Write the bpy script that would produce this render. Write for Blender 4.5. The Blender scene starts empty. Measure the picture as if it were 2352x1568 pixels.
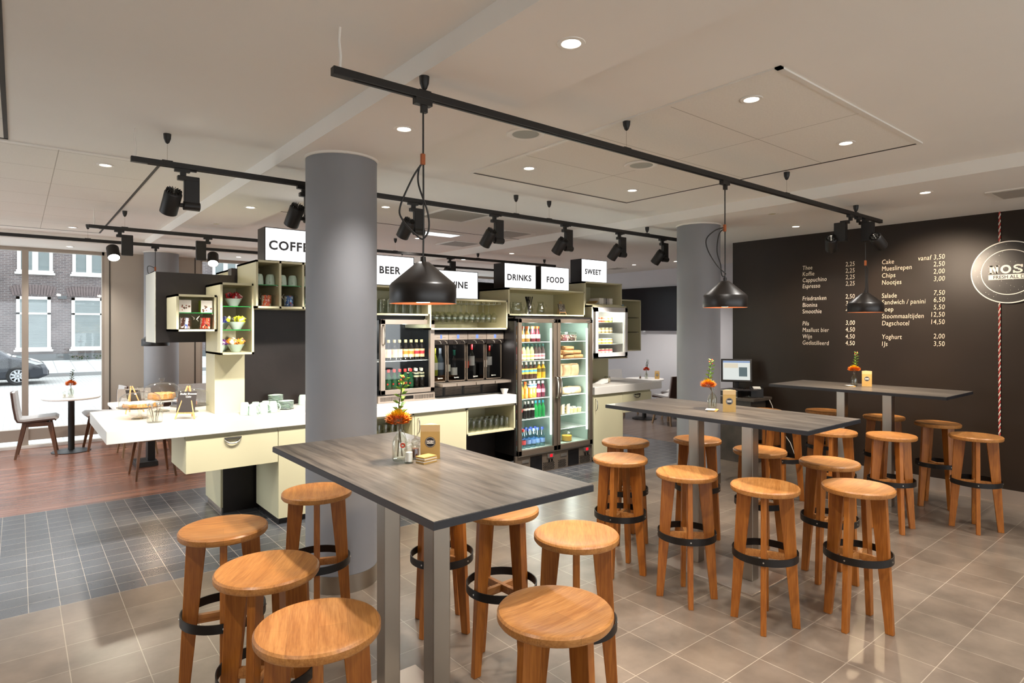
import bpy, bmesh, math, random
from mathutils import Vector, Matrix
random.seed(7)
PI = math.pi
S = bpy.context.scene
C = S.collection

# ---------------------------------------------------------------- camera
cam = bpy.data.cameras.new('camera'); co = bpy.data.objects.new('camera', cam); C.objects.link(co)
cam.sensor_width = 36.0; cam.lens = 36.0*1400/2352; cam.shift_y = -34/2352
cam.clip_start = .05; cam.clip_end = 300
CAMZ = 1.72
co.location = (0, 0, CAMZ)
co.rotation_euler = (PI/2, 0, math.radians(50.921)-PI/2)
S.camera = co

# ---------------------------------------------------------------- world / exposure
SKY_REAR, SKY_STREET, LAMPS = 3.2, 4.5, 3.0
w = bpy.data.worlds.new('overcast_sky'); S.world = w; w.use_nodes = True
bg = w.node_tree.nodes['Background']
bg.inputs[0].default_value = (.90, .95, 1.0, 1)
_nt = w.node_tree; _tc = _nt.nodes.new('ShaderNodeTexCoord'); _sp = _nt.nodes.new('ShaderNodeSeparateXYZ'); _mr = _nt.nodes.new('ShaderNodeMapRange')
_nt.links.new(_tc.outputs['Generated'], _sp.inputs[0]); _nt.links.new(_sp.outputs[1], _mr.inputs[0])
_mr.inputs[1].default_value = -.5; _mr.inputs[2].default_value = .5; _mr.inputs[3].default_value = SKY_REAR; _mr.inputs[4].default_value = SKY_STREET   # sky strength graded by direction for its light, stronger over the street
_nt.links.new(_mr.outputs[0], bg.inputs[1])
S.view_settings.view_transform = 'Standard'; S.view_settings.look = 'None'
S.view_settings.exposure = 0.0; S.view_settings.gamma = 1.0; S.view_settings.use_curve_mapping = False
cy = S.cycles
cy.max_bounces = 8; cy.diffuse_bounces = 4; cy.glossy_bounces = 4; cy.transmission_bounces = 4
cy.transparent_max_bounces = 24; cy.caustics_reflective = False; cy.caustics_refractive = False
cy.sample_clamp_indirect = 6; cy.use_denoising = True; cy.use_adaptive_sampling = True; cy.adaptive_threshold = .02
cy.blur_glossy = 1.0

WARM = (1.0, .84, .66); NEUT = (1.0, .95, .89)
def lamp_data(name, kind, energy, color, size=.03, angle=80, blend=.6):
    l = bpy.data.lights.new(name, kind); l.energy = energy*LAMPS; l.color = color
    l.shadow_soft_size = size
    if kind == 'SPOT': l.spot_size = math.radians(angle); l.spot_blend = blend
    return l
def lamp(data, loc, parent=None, target=None, d=None):
    o = bpy.data.objects.new(data.name, data); C.objects.link(o); o.location = loc
    if target is not None: d = Vector(target)-Vector(loc)
    if d is not None: o.rotation_euler = Vector(d).to_track_quat('-Z', 'Y').to_euler()
    if parent is not None: o.location = Vector(loc)-wl(parent); adopt(o, parent)
    return o

# ---------------------------------------------------------------- materials
def lin(h):
    h = h.lstrip('#'); r = []
    for i in (0, 2, 4):
        v = int(h[i:i+2], 16)/255; r.append(v/12.92 if v <= .04045 else ((v+.055)/1.055)**2.4)
    return (*r, 1)
def new(name):
    m = bpy.data.materials.new(name); m.use_nodes = True; nt = m.node_tree
    return m, nt, nt.nodes['Principled BSDF']
def N(nt, t, **k):
    n = nt.nodes.new(t)
    for a, b in k.items(): setattr(n, a, b)
    return n
def mat(name, col, rough=.5, metal=0, noise=0, scale=8, bump=0, bscale=200, emit=None, es=0, coat=0, stretch=(1, 1, 1), spec=.5):
    m, nt, p = new(name); col = lin(col) if isinstance(col, str) else col
    p.inputs['Base Color'].default_value = col; p.inputs['Roughness'].default_value = rough
    p.inputs['Metallic'].default_value = metal; p.inputs['Coat Weight'].default_value = coat
    p.inputs['Specular IOR Level'].default_value = spec
    L = nt.links
    if noise or bump:
        tc = N(nt, 'ShaderNodeTexCoord'); mp = N(nt, 'ShaderNodeMapping'); mp.inputs['Scale'].default_value = stretch
        L.new(tc.outputs['Object'], mp.inputs[0])
    if noise:
        nz = N(nt, 'ShaderNodeTexNoise'); nz.inputs['Scale'].default_value = scale; nz.inputs['Detail'].default_value = 5
        L.new(mp.outputs[0], nz.inputs[0])
        cr = N(nt, 'ShaderNodeValToRGB'); e = cr.color_ramp.elements
        e[0].position = .3; e[1].position = .7
        e[0].color = tuple(c*(1-noise) for c in col[:3])+(1,); e[1].color = tuple(min(1, c*(1+noise)) for c in col[:3])+(1,)
        L.new(nz.outputs[0], cr.inputs[0]); L.new(cr.outputs[0], p.inputs['Base Color'])
    if bump:
        nb = N(nt, 'ShaderNodeTexNoise'); nb.inputs['Scale'].default_value = bscale; L.new(mp.outputs[0], nb.inputs[0])
        b = N(nt, 'ShaderNodeBump'); b.inputs['Strength'].default_value = bump; b.inputs['Distance'].default_value = .002
        L.new(nb.outputs[0], b.inputs['Height']); L.new(b.outputs[0], p.inputs['Normal'])
    if emit:
        p.inputs['Emission Color'].default_value = lin(emit) if isinstance(emit, str) else emit; p.inputs['Emission Strength'].default_value = es
    return m
def wood(name, c1, c2, rough=.45, axis=0, scale=14, fine=3.5, coat=0, planks=0, spec=.5):
    """long-grained wood; axis = direction of the grain in object space"""
    m, nt, p = new(name); L = nt.links
    tc = N(nt, 'ShaderNodeTexCoord'); mp = N(nt, 'ShaderNodeMapping')
    s = [1, 1, 1]; s[axis] = .07; mp.inputs['Scale'].default_value = s
    oi = N(nt, 'ShaderNodeObjectInfo'); ad = N(nt, 'ShaderNodeVectorMath', operation='ADD')
    mu = N(nt, 'ShaderNodeMath', operation='MULTIPLY'); mu.inputs[1].default_value = 9
    L.new(oi.outputs['Random'], mu.inputs[0]); L.new(tc.outputs['Object'], ad.inputs[0]); L.new(mu.outputs[0], ad.inputs[1])
    L.new(ad.outputs[0], mp.inputs[0])
    n1 = N(nt, 'ShaderNodeTexNoise'); n1.inputs['Scale'].default_value = scale; n1.inputs['Detail'].default_value = 6; n1.inputs['Distortion'].default_value = 1.1
    n2 = N(nt, 'ShaderNodeTexNoise'); n2.inputs['Scale'].default_value = scale*fine*2; n2.inputs['Detail'].default_value = 4
    L.new(mp.outputs[0], n1.inputs[0]); L.new(mp.outputs[0], n2.inputs[0])
    mx = N(nt, 'ShaderNodeMath', operation='MULTIPLY_ADD'); mx.inputs[1].default_value = .55
    L.new(n2.outputs[0], mx.inputs[0])
    m2 = N(nt, 'ShaderNodeMath', operation='MULTIPLY'); m2.inputs[1].default_value = .6; L.new(n1.outputs[0], m2.inputs[0]); L.new(m2.outputs[0], mx.inputs[2])
    cr = N(nt, 'ShaderNodeValToRGB'); e = cr.color_ramp.elements; e[0].position = .42; e[1].position = .72
    e[0].color = lin(c1); e[1].color = lin(c2); L.new(mx.outputs[0], cr.inputs[0])
    out = cr.outputs[0]
    if planks:
        br = N(nt, 'ShaderNodeTexBrick'); br.offset = .37; br.inputs['Scale'].default_value = 1
        br.inputs['Brick Width'].default_value = planks[0]; br.inputs['Row Height'].default_value = planks[1]; br.inputs['Mortar Size'].default_value = planks[2] if len(planks) > 2 else 0.0008
        br.inputs['Color1'].default_value = (1, 1, 1, 1); br.inputs['Color2'].default_value = (.80, .80, .80, 1); br.inputs['Mortar'].default_value = (.4, .4, .4, 1)
        L.new(tc.outputs['Object'], br.inputs[0])
        mm = N(nt, 'ShaderNodeMix', data_type='RGBA', blend_type='MULTIPLY'); mm.inputs[0].default_value = 1
        L.new(out, mm.inputs[6]); L.new(br.outputs[0], mm.inputs[7]); out = mm.outputs[2]
    L.new(out, p.inputs['Base Color'])
    p.inputs['Roughness'].default_value = rough; p.inputs['Coat Weight'].default_value = coat; p.inputs['Specular IOR Level'].default_value = spec
    b = N(nt, 'ShaderNodeBump'); b.inputs['Strength'].default_value = .12; b.inputs['Distance'].default_value = .001
    L.new(mx.outputs[0], b.inputs['Height']); L.new(b.outputs[0], p.inputs['Normal'])
    return m
def tiles(name, c1, c2, grout, bw, rh, mort, off=(0, 0, 0), rough=.3, rowoff=0.0, rot=None, scale_noise=3, mottled=.25, bump=.3, spec=.5):
    m, nt, p = new(name); L = nt.links
    tc = N(nt, 'ShaderNodeTexCoord'); mp = N(nt, 'ShaderNodeMapping'); mp.inputs['Location'].default_value = off
    if rot: mp.inputs['Rotation'].default_value = rot
    L.new(tc.outputs['Object'], mp.inputs[0])
    br = N(nt, 'ShaderNodeTexBrick'); br.offset = rowoff; br.squash = 1
    br.inputs['Scale'].default_value = 1; br.inputs['Brick Width'].default_value = bw; br.inputs['Row Height'].default_value = rh
    br.inputs['Mortar Size'].default_value = mort; br.inputs['Mortar Smooth'].default_value = .1
    br.inputs['Color1'].default_value = lin(c1); br.inputs['Color2'].default_value = lin(c2); br.inputs['Mortar'].default_value = lin(grout)
    L.new(mp.outputs[0], br.inputs[0])
    nz = N(nt, 'ShaderNodeTexNoise'); nz.inputs['Scale'].default_value = scale_noise; nz.inputs['Detail'].default_value = 7; nz.inputs['Roughness'].default_value = .6
    L.new(tc.outputs['Object'], nz.inputs[0])
    mr = N(nt, 'ShaderNodeMapRange'); mr.inputs[1].default_value = .3; mr.inputs[2].default_value = .7
    mr.inputs[3].default_value = 1-mottled; mr.inputs[4].default_value = 1+mottled*.6; L.new(nz.outputs[0], mr.inputs[0])
    mm = N(nt, 'ShaderNodeVectorMath', operation='SCALE'); L.new(br.outputs[0], mm.inputs[0]); L.new(mr.outputs[0], mm.inputs['Scale'])
    L.new(mm.outputs[0], p.inputs['Base Color']); p.inputs['Roughness'].default_value = rough; p.inputs['Specular IOR Level'].default_value = spec
    iv = N(nt, 'ShaderNodeMath', operation='SUBTRACT'); iv.inputs[0].default_value = 1; L.new(br.outputs['Fac'], iv.inputs[1])
    b = N(nt, 'ShaderNodeBump'); b.inputs['Strength'].default_value = bump; b.inputs['Distance'].default_value = .002
    L.new(iv.outputs[0], b.inputs['Height']); L.new(b.outputs[0], p.inputs['Normal'])
    return m
def glassy(name, tint=(1, 1, 1), k=1.0, rough=.02, ior=1.45, base=.0):
    """thin clear glass: transparency with Fresnel reflection"""
    m = bpy.data.materials.new(name); m.use_nodes = True; nt = m.node_tree; nt.nodes.clear(); L = nt.links
    o = N(nt, 'ShaderNodeOutputMaterial'); mx = N(nt, 'ShaderNodeMixShader'); tr = N(nt, 'ShaderNodeBsdfTransparent'); gl = N(nt, 'ShaderNodeBsdfGlossy')
    lw = N(nt, 'ShaderNodeLayerWeight'); lw.inputs[0].default_value = .5
    fr = N(nt, 'ShaderNodeMath', operation='POWER'); fr.inputs[1].default_value = 4.5; L.new(lw.outputs['Facing'], fr.inputs[0])
    ma = N(nt, 'ShaderNodeMath', operation='MULTIPLY_ADD'); ma.inputs[1].default_value = min(1, .75*k); ma.inputs[2].default_value = .03+base; ma.use_clamp = True
    tr.inputs[0].default_value = (*tint, 1); gl.inputs['Roughness'].default_value = rough
    L.new(fr.outputs[0], ma.inputs[0]); L.new(ma.outputs[0], mx.inputs[0]); L.new(tr.outputs[0], mx.inputs[1]); L.new(gl.outputs[0], mx.inputs[2]); L.new(mx.outputs[0], o.inputs[0])
    return m
def emis(name, col, s):
    m = bpy.data.materials.new(name); m.use_nodes = True; nt = m.node_tree; nt.nodes.clear()
    o = N(nt, 'ShaderNodeOutputMaterial'); e = N(nt, 'ShaderNodeEmission'); e.inputs[0].default_value = lin(col) if isinstance(col, str) else (*col, 1); e.inputs[1].default_value = s
    nt.links.new(e.outputs[0], o.inputs[0]); return m

M = {}
M['ceil'] = mat('white_plaster_ceiling', '#efece6', .75, noise=.02, scale=1.2, spec=.2)
M['acoustic'] = tiles('acoustic_board', '#ebe8e0', '#eae6de', '#b8b2a8', .94, .622, .003, off=(-2.82, -1.46, 0), rough=.9, mottled=.05, scale_noise=90, bump=.2, spec=.15)
M['acoustic2'] = tiles('acoustic_board_grid', '#ebe8e0', '#eae6de', '#b8b2a8', .62, .62, .003, off=(-.225, -5.30, 0), rough=.9, mottled=.05, scale_noise=90, bump=.2, spec=.15)
M['gap'] = mat('joint_and_painted_shade', '#3a3632', .8)  # dark joints, and painted shade around the ceiling fields
M['wall'] = mat('lilac_grey_wall_paint', '#c9c8cc', .6, noise=.02, scale=2)
M['greige'] = mat('greige_wall_panel', '#b5ab9d', .5, noise=.02, scale=2)
M['black_wall'] = mat('dark_brown_chalk_wall', '#251b13', .45, spec=.3, noise=.12, scale=2.5, bump=.15, bscale=9)
M['concrete'] = mat('grey_concrete', '#85868a', .55, noise=.07, scale=1.6, bump=.1, bscale=30)
M['steel'] = mat('brushed_steel', '#a29a8e', .32, metal=1, bump=.12, bscale=30, stretch=(1, 1, .02))
M['steelh'] = mat('brushed_steel_horizontal', '#c4b5a6', .30, metal=.75, bump=.12, bscale=30, stretch=(.03, 1, 1))
M['chrome'] = mat('satin_nickel', '#b8b2a8', .22, metal=1)
M['white_trim'] = mat('white_trim', '#e8e4dc', .45)
M['win_frame'] = mat('window_frame_taupe', '#a3978a', .45)
M['beige'] = tiles('beige_stone_tile', '#7f7163', '#766759', '#a89a88', .309, .3025, .0022, off=(-.205+.309*20, -4.67+.3025*30, 0), rough=.3, spec=.9, mottled=.38, scale_noise=3.2)
M['dark_tile'] = tiles('small_slate_tile', '#55575b', '#4d4e52', '#a39a8e', .1545, .1555, .0022, off=(-.054+.1545*40, -4.67+.1555*40, 0), rough=.27, spec=1.0, mottled=.2)
M['planks'] = wood('reddish_brown_wood_floor', '#704536', '#a3715a', .27, axis=0, scale=5, fine=3, spec=1.0, planks=(1.2, .12, .0006))
M['grey_planks'] = wood('grey_wood_floor', '#5d4c42', '#7d6c60', .33, axis=0, scale=5, planks=(1.2, .12, .0006))
M['cream'] = mat('cream_olive_lacquer', '#cdc6a4', .42, noise=.015, scale=3)
M['cream_in'] = mat('olive_cream_interior', '#b3aa7e', .5)
M['counter'] = mat('white_solid_surface', '#dcd7cf', .28)
M['black_panel'] = mat('charcoal_laminate', '#1d1714', .4, spec=.3, noise=.1, scale=12, bump=.2, bscale=120)
M['black_matt'] = mat('matt_black_metal', '#16120f', .5)
M['black_gloss'] = mat('glossy_black', '#0e0c0c', .18)
M['lamp_black'] = mat('satin_black_shade', '#17120f', .36)
M['copper'] = mat('copper_inside', '#d98a62', .35, metal=.6)
M['clip'] = mat('orange_brown_clip', '#a0521f', .5)
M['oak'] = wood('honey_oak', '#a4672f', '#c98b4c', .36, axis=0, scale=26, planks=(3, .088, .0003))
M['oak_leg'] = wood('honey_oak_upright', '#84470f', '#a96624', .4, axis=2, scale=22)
M['ring'] = mat('black_steel_band', '#1e1a17', .4, metal=.4)
M['screw'] = mat('bright_screw', '#cfcac2', .3, metal=1)
M['tabletop'] = wood('grey_brown_woodgrain_laminate', '#3f3b38', '#706a64', .3, axis=1, scale=16, fine=2.5)
M['table_edge'] = mat('anthracite_edge_band', '#1c1c20', .45, noise=.2, scale=30, stretch=(1, .1, 1))
M['lens'] = emis('lit_lamp_lens', '#fff3df', 40)
M['lens_dim'] = emis('lit_downlight_lens', '#fff6e8', 12)
M['bulb'] = emis('lit_warm_bulb', '#ffe2b8', 30)
M['sign'] = emis('lit_sign_face', '#ffffff', 1.9)
M['led'] = emis('fridge_led', '#f2fff6', 7)
M['signtext'] = mat('dark_grey_letters', '#4a4a50', .6)
M['glass'] = glassy('clear_glass', (.97, .98, .97), 1.3, base=.03)
M['dglass'] = glassy('drinking_glass', (.93, .94, .90), 2.2, base=.05)
M['winglass'] = glassy('window_glass', (.97, .985, .98), 1.0)
M['darkglass'] = glassy('dark_tinted_glass', (.62, .62, .62), 1.2, base=.03)
M['green_edge'] = mat('green_glass_edge', '#1f8a3a', .2, emit='#1f9a3a', es=.0)
M['mint'] = mat('mint_porcelain', '#c3d8ca', .25, coat=.3)
M['white_china'] = mat('white_porcelain', '#eeeae4', .25)
M['grey_fabric'] = mat('light_grey_fabric', '#b9b7b6', .85, noise=.06, scale=60)
M['brown_fabric'] = mat('dark_brown_fabric', '#4a332a', .8, noise=.08, scale=60)
M['walnut'] = wood('walnut_legs', '#4a2c1a', '#6d4529', .45, axis=2, scale=14)
M['walnut_l'] = wood('light_walnut_legs', '#7d6145', '#9c8060', .45, axis=2, scale=14)
M['kraft'] = mat('kraft_paper', '#b98d5f', .75, noise=.1, scale=20, bump=.5, bscale=25)
M['cardboard'] = mat('golden_cardboard', '#bf9a58', .6, noise=.05, scale=20)
M['card_top'] = mat('pale_card_band', '#cfae7c', .6)
M['white_card'] = mat('white_card', '#ece6dc', .6)
M['black_ink'] = mat('black_ink', '#15121a', .6)
M['chalk'] = mat('cream_chalk_paint', '#d9cbb4', .7)
M['chalkboard'] = mat('black_chalkboard', '#2c2521', .7)
M['pine'] = wood('pine_easel', '#c98f52', '#e0b078', .5, axis=2, scale=20)
M['green'] = mat('leaf_green', '#6f9a3a', .45, noise=.2, scale=30)
M['darkgreen'] = mat('dark_leaf_green', '#33502a', .45, noise=.2, scale=30)
M['yellow'] = mat('yellow_petals', '#f0bd1c', .5)
M['orange'] = mat('orange_petals', '#e07a22', .5, noise=.25, scale=40)
M['redorange'] = mat('red_orange_petals', '#cf4a1e', .5)
M['stem'] = mat('brown_green_stem', '#5b4a2a', .6)
M['cake'] = mat('golden_cake', '#c08445', .8, noise=.3, scale=40, bump=1, bscale=60)
M['choc'] = mat('brown_cake', '#7a4a28', .8, noise=.3, scale=40, bump=1, bscale=60)
M['icing'] = mat('pale_icing', '#f2e2c4', .7)
M['liquid_water'] = glassy('water_bottle', (.72, .88, .93), 1.5, base=.06)
M['fridge_in'] = mat('pale_green_grey_lining', '#9fb0a6', .35)
M['fridge_white'] = mat('white_enamel', '#ded9d6', .35)
M['fridge_dark'] = mat('dark_lining', '#16191b', .35)
M['dark_steel'] = mat('dark_brushed_steel', '#6a5e52', .35, metal=.45, bump=.1, bscale=30, stretch=(1, 1, .03))
M['red_led'] = emis('red_display', '#ff2030', 1.2)
M['blue_led'] = emis('blue_display', '#9ab6ff', 1.0)
M['black_plastic'] = mat('black_plastic', '#191513', .4)
M['wire'] = mat('white_coated_wire', '#dfe3df', .3)
M['rope_red'] = mat('red_rope_strand', '#a8342e', .8)
M['rope_white'] = mat('white_rope_strand', '#dccdbf', .8)
M['tape_steel'] = mat('cable_white', '#e8e2da', .5)
M['brick'] = tiles('brown_brick', '#6d6160', '#5d5455', '#83807f', .22, .075, .010, rough=.85, rowoff=.5, rot=(PI/2, 0, 0), mottled=.25, scale_noise=1.5)
M['brick_arch'] = mat('brick_on_end', '#6c605f', .85, noise=.2, scale=9, stretch=(4, 1, .3))
M['paving'] = tiles('grey_paving', '#cdd0cf', '#c6c9c9', '#9a9c9b', .6, .6, .012, rough=.8, mottled=.1, scale_noise=1)
M['clinker'] = tiles('street_clinkers', '#b9bab8', '#b0b0ae', '#8e8c8a', .2, .1, .008, rough=.85, rowoff=.5, mottled=.15)
M['bounce_yard'] = mat('pale_bounce_ground', '#dcdad4', .9)  # pale so that the unseen ground throws daylight indoors
M['kerb'] = mat('grey_kerb', '#8b8c8c', .8)
M['plinth'] = mat('dark_plinth', '#5d6062', .8)
M['white_paint'] = mat('white_window_paint', '#eef0ec', .5)
M['blind'] = tiles('slatted_blind', '#8f9899', '#8a9394', '#6c7475', 5, .05, .008, rough=.7, rot=(PI/2, 0, 0), mottled=.08)
M['curtain'] = mat('pale_curtain', '#747d7e', .8, noise=.05, scale=4)
M['car'] = mat('dark_blue_car_paint', '#141d2b', .22, metal=.4, coat=1)
M['car_glass'] = mat('car_window', '#39464d', .08)
M['tyre'] = mat('tyre_rubber', '#1a1b1d', .8)
M['rim'] = mat('silver_wheel_cover', '#c4c8cc', .35, metal=.6)
M['screen'] = emis('lit_screen', '#e6ebe6', .95)
M['screen_blue'] = emis('screen_header', '#8fa6cf', .9)
M['screen_grey'] = emis('screen_panel', '#6f7f82', .8)
M['screen_cream'] = emis('screen_cream', '#e6dcc4', .95)
M['patina'] = mat('worn_dark_concrete', '#4a4139', .5, noise=.45, scale=5)
M['tv'] = mat('black_screen', '#12090c', .18, spec=.15)
M['black_straw'] = mat('black_straws', '#120b0c', .4)
M['salt'] = mat('white_salt', '#f4f0ea', .8)
M['pepper'] = mat('brown_peppercorn', '#59321f', .8, noise=.4, scale=90)
def colmat(h, rough=.4):
    k = 'c'+h
    if k not in M: M[k] = mat('colour_'+h.strip('#'), h, rough)
    return M[k]
def printmat(h1, h2, scale=30, rough=.35):
    """printed wrapper: blotches of a second colour"""
    k = 'p'+h1+h2
    if k in M: return M[k]
    m, nt, p = new('printed_wrapper_'+h1.strip('#')); L = nt.links
    tc = N(nt, 'ShaderNodeTexCoord'); nz = N(nt, 'ShaderNodeTexNoise'); nz.inputs['Scale'].default_value = scale; nz.inputs['Detail'].default_value = 2
    L.new(tc.outputs['Object'], nz.inputs[0])
    cr = N(nt, 'ShaderNodeValToRGB'); cr.color_ramp.interpolation = 'CONSTANT'; e = cr.color_ramp.elements
    e[0].color = lin(h1); e[1].color = lin(h2); e[1].position = .54
    L.new(nz.outputs[0], cr.inputs[0]); L.new(cr.outputs[0], p.inputs['Base Color']); p.inputs['Roughness'].default_value = rough
    M[k] = m; return m

# ---------------------------------------------------------------- mesh builder
class MB:
    def __init__(s): s.v = []; s.f = []; s.mi = []; s.cur = 0; s.smooth = []; s.sm = False
    def add(s, vs, fs, sm=None):
        b = len(s.v); s.v += [tuple(x) for x in vs]
        for f in fs: s.f.append(tuple(i+b for i in f)); s.mi.append(s.cur); s.smooth.append(s.sm if sm is None else sm)
        return s
    def box(s, x0, y0, z0, x1, y1, z1, m=None):
        if x0 > x1: x0, x1 = x1, x0
        if y0 > y1: y0, y1 = y1, y0
        if z0 > z1: z0, z1 = z1, z0
        vs = [Vector((x, y, z)) for z in (z0, z1) for y in (y0, y1) for x in (x0, x1)]
        if m is not None: vs = [m @ v for v in vs]
        return s.add(vs, [(0, 2, 3, 1), (4, 5, 7, 6), (0, 1, 5, 4), (2, 6, 7, 3), (0, 4, 6, 2), (1, 3, 7, 5)], False)
    def lathe(s, prof, n=24, c=(0, 0, 0), m=None, cap0=False, cap1=False, sm=True):
        vs = []; fs = []
        for r, z in prof:
            for i in range(n):
                a = 2*PI*i/n; v = Vector((r*math.cos(a), r*math.sin(a), z)); v = (m @ v) if m is not None else v
                vs.append(v+Vector(c))
        for k in range(len(prof)-1):
            for i in range(n):
                j = (i+1) % n; fs.append((k*n+i, k*n+j, (k+1)*n+j, (k+1)*n+i))
        if cap0: fs.append(tuple(range(n-1, -1, -1)))
        if cap1: fs.append(tuple((len(prof)-1)*n+i for i in range(n)))
        return s.add(vs, fs, sm)
    def cyl(s, x, y, z0, z1, r, n=20, r2=None):
        return s.lathe([(r, z0), (r if r2 is None else r2, z1)], n, (x, y, 0), cap0=True, cap1=True)
    def tube(s, pts, r, n=8, closed=False, caps=True):
        pts = [Vector(p) for p in pts]; k = len(pts); vs = []; fs = []
        up = None
        for i, p in enumerate(pts):
            if closed: t = (pts[(i+1) % k]-pts[i-1])
            else: t = pts[min(i+1, k-1)]-pts[max(i-1, 0)]
            t.normalize()
            if up is None:
                up = Vector((0, 0, 1)) if abs(t.z) < .9 else Vector((1, 0, 0))
            a = t.cross(up); a.normalize(); b = a.cross(t); b.normalize(); up = b
            rr = r[i] if isinstance(r, (list, tuple)) else r
            for j in range(n):
                q = 2*PI*j/n; vs.append(p+a*rr*math.cos(q)+b*rr*math.sin(q))
        for i in range(k if closed else k-1):
            for j in range(n):
                i2 = (i+1) % k; fs.append((i*n+j, i*n+(j+1) % n, i2*n+(j+1) % n, i2*n+j))
        if caps and not closed: fs += [tuple(range(n-1, -1, -1)), tuple((k-1)*n+j for j in range(n))]
        return s.add(vs, fs, True)
    def prism(s, poly, a, b, axis='y', m=None):
        """poly in the two other axes, extruded from a to b"""
        n = len(poly); vs = []
        for t in (a, b):
            for p, q in poly:
                v = {'x': (t, p, q), 'y': (p, t, q), 'z': (p, q, t)}[axis]
                v = Vector(v); vs.append(m @ v if m is not None else v)
        fs = [tuple(range(n)), tuple(range(2*n-1, n-1, -1))]+[(i, i+n, (i+1) % n+n, (i+1) % n) for i in range(n)]
        return s.add(vs, fs)
    def sphere(s, c, r, n=12, k=8, sz=1):
        return s.lathe([(max(1e-4, r*math.sin(PI*i/k)), -r*sz*math.cos(PI*i/k)) for i in range(k+1)], n, c)
    def mesh(s, name, mats):
        me = bpy.data.meshes.new(name); me.from_pydata(s.v, [], s.f)
        if not isinstance(mats, (list, tuple)): mats = [mats]
        for m_ in mats: me.materials.append(m_)
        me.polygons.foreach_set('material_index', s.mi); me.polygons.foreach_set('use_smooth', s.smooth)
        bm = bmesh.new(); bm.from_mesh(me); bmesh.ops.recalc_face_normals(bm, faces=bm.faces); bm.to_mesh(me); bm.free()
        if any(s.smooth): me.set_sharp_from_angle(angle=math.radians(38))
        me.update(); return me
KIDS = {}
def adopt(o, p):
    o.parent = p; KIDS.setdefault(p, []).append(o)
def wl(o):
    v = Vector((0, 0, 0))
    while o is not None: v += o.location; o = o.parent
    return v
def tag(o, label=None, cat=None, group=None, kind=None):
    if label: o['label'] = label
    if cat: o['category'] = cat
    if group: o['group'] = group
    if kind: o['kind'] = kind
    return o
def thing(name, label, cat, loc=(0, 0, 0), rz=0, group=None):
    o = bpy.data.objects.new(name, None); o.empty_display_size = .1; C.objects.link(o); o.location = loc; o.rotation_euler.z = rz
    return tag(o, label, cat, group)
def part(name, mb, mats, parent, label=None, bevel=0, kind=None):
    """mesh authored in scene coordinates for unrotated parents (prototypes stand at the origin)"""
    off = wl(parent)
    me = mb.mesh(name, mats) if isinstance(mb, MB) else mb
    if off.length > 1e-9: me.transform(Matrix.Translation(-off))
    o = bpy.data.objects.new(name, me); C.objects.link(o); adopt(o, parent)
    if bevel: addbev(o, bevel)
    return tag(o, label, kind=kind)
def addbev(o, w, seg=2):
    b = o.modifiers.new('bevel', 'BEVEL'); b.width = w; b.segments = seg; b.limit_method = 'ANGLE'; b.angle_limit = math.radians(40)
def solo(name, mb, mats, label, cat, group=None, bevel=0, kind=None):
    me = mb.mesh(name, mats); bb = [Vector(v.co) for v in me.vertices]
    c = Vector(((min(v.x for v in bb)+max(v.x for v in bb))/2, (min(v.y for v in bb)+max(v.y for v in bb))/2, min(v.z for v in bb)))
    me.transform(Matrix.Translation(-c)); o = bpy.data.objects.new(name, me); C.objects.link(o); o.location = c
    if bevel: addbev(o, bevel)
    return tag(o, label, cat, group, kind)
def struct(name, mb, mats, parent=None, bevel=0):
    me = mb.mesh(name, mats); o = bpy.data.objects.new(name, me); C.objects.link(o)
    if parent: adopt(o, parent)
    else: o['kind'] = 'structure'
    if bevel: addbev(o, bevel)
    return o
def dup(root, loc, rz=None, label=None, group=None):
    def cp(o, par):
        c = o.copy(); C.objects.link(c)
        if par is not None: adopt(c, par)
        for ch in list(KIDS.get(o, [])): cp(ch, c)
        return c
    r = cp(root, None); r.location = loc
    if rz is not None: r.rotation_euler.z = rz
    if label: r['label'] = label
    if group: r['group'] = group
    return r
class Proto:
    """first use moves the prototype itself, later uses copy it"""
    def __init__(s, o): s.o = o; s.used = False
    def put(s, loc, rz=0, label=None, group=None):
        if not s.used:
            s.used = True; s.o.location = loc; s.o.rotation_euler.z = rz
            if label: s.o['label'] = label
            if group: s.o['group'] = group
            s.first = (s.o); return s.o
        return dup(s.o, loc, rz, label, group)
def text_mesh(body, size, extr=.001, offset=0, align='LEFT', shear=0, sx=1, spacing=1.0):
    cu = bpy.data.curves.new('lettering', 'FONT'); cu.body = body; cu.size = size; cu.extrude = extr; cu.offset = offset
    cu.align_x = align; cu.shear = shear; cu.resolution_u = 3; cu.space_character = spacing
    o = bpy.data.objects.new('lettering', cu); C.objects.link(o)
    bpy.context.view_layer.update()
    me = bpy.data.meshes.new_from_object(o.evaluated_get(bpy.context.evaluated_depsgraph_get()))
    bpy.data.objects.remove(o); bpy.data.curves.remove(cu)
    if sx != 1: me.transform(Matrix.Diagonal((sx, 1, 1, 1)))
    return me
def letter(name, body, size, pos, facing, m, parent, **k):
    """facing '-y': reads along +x ; '-x': reads along -y ; 'z': flat ; or a matrix"""
    me = text_mesh(body, size, **k)
    R = {'-y': Matrix(((1, 0, 0), (0, 0, -1), (0, 1, 0))), '-x': Matrix(((0, 0, -1), (-1, 0, 0), (0, 1, 0))), 'z': Matrix.Identity(3)}[facing] if isinstance(facing, str) else facing
    me.transform(Matrix.Translation(Vector(pos)) @ R.to_4x4()); me.materials.clear(); me.materials.append(m)
    return part(name, me, m, parent)

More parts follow.
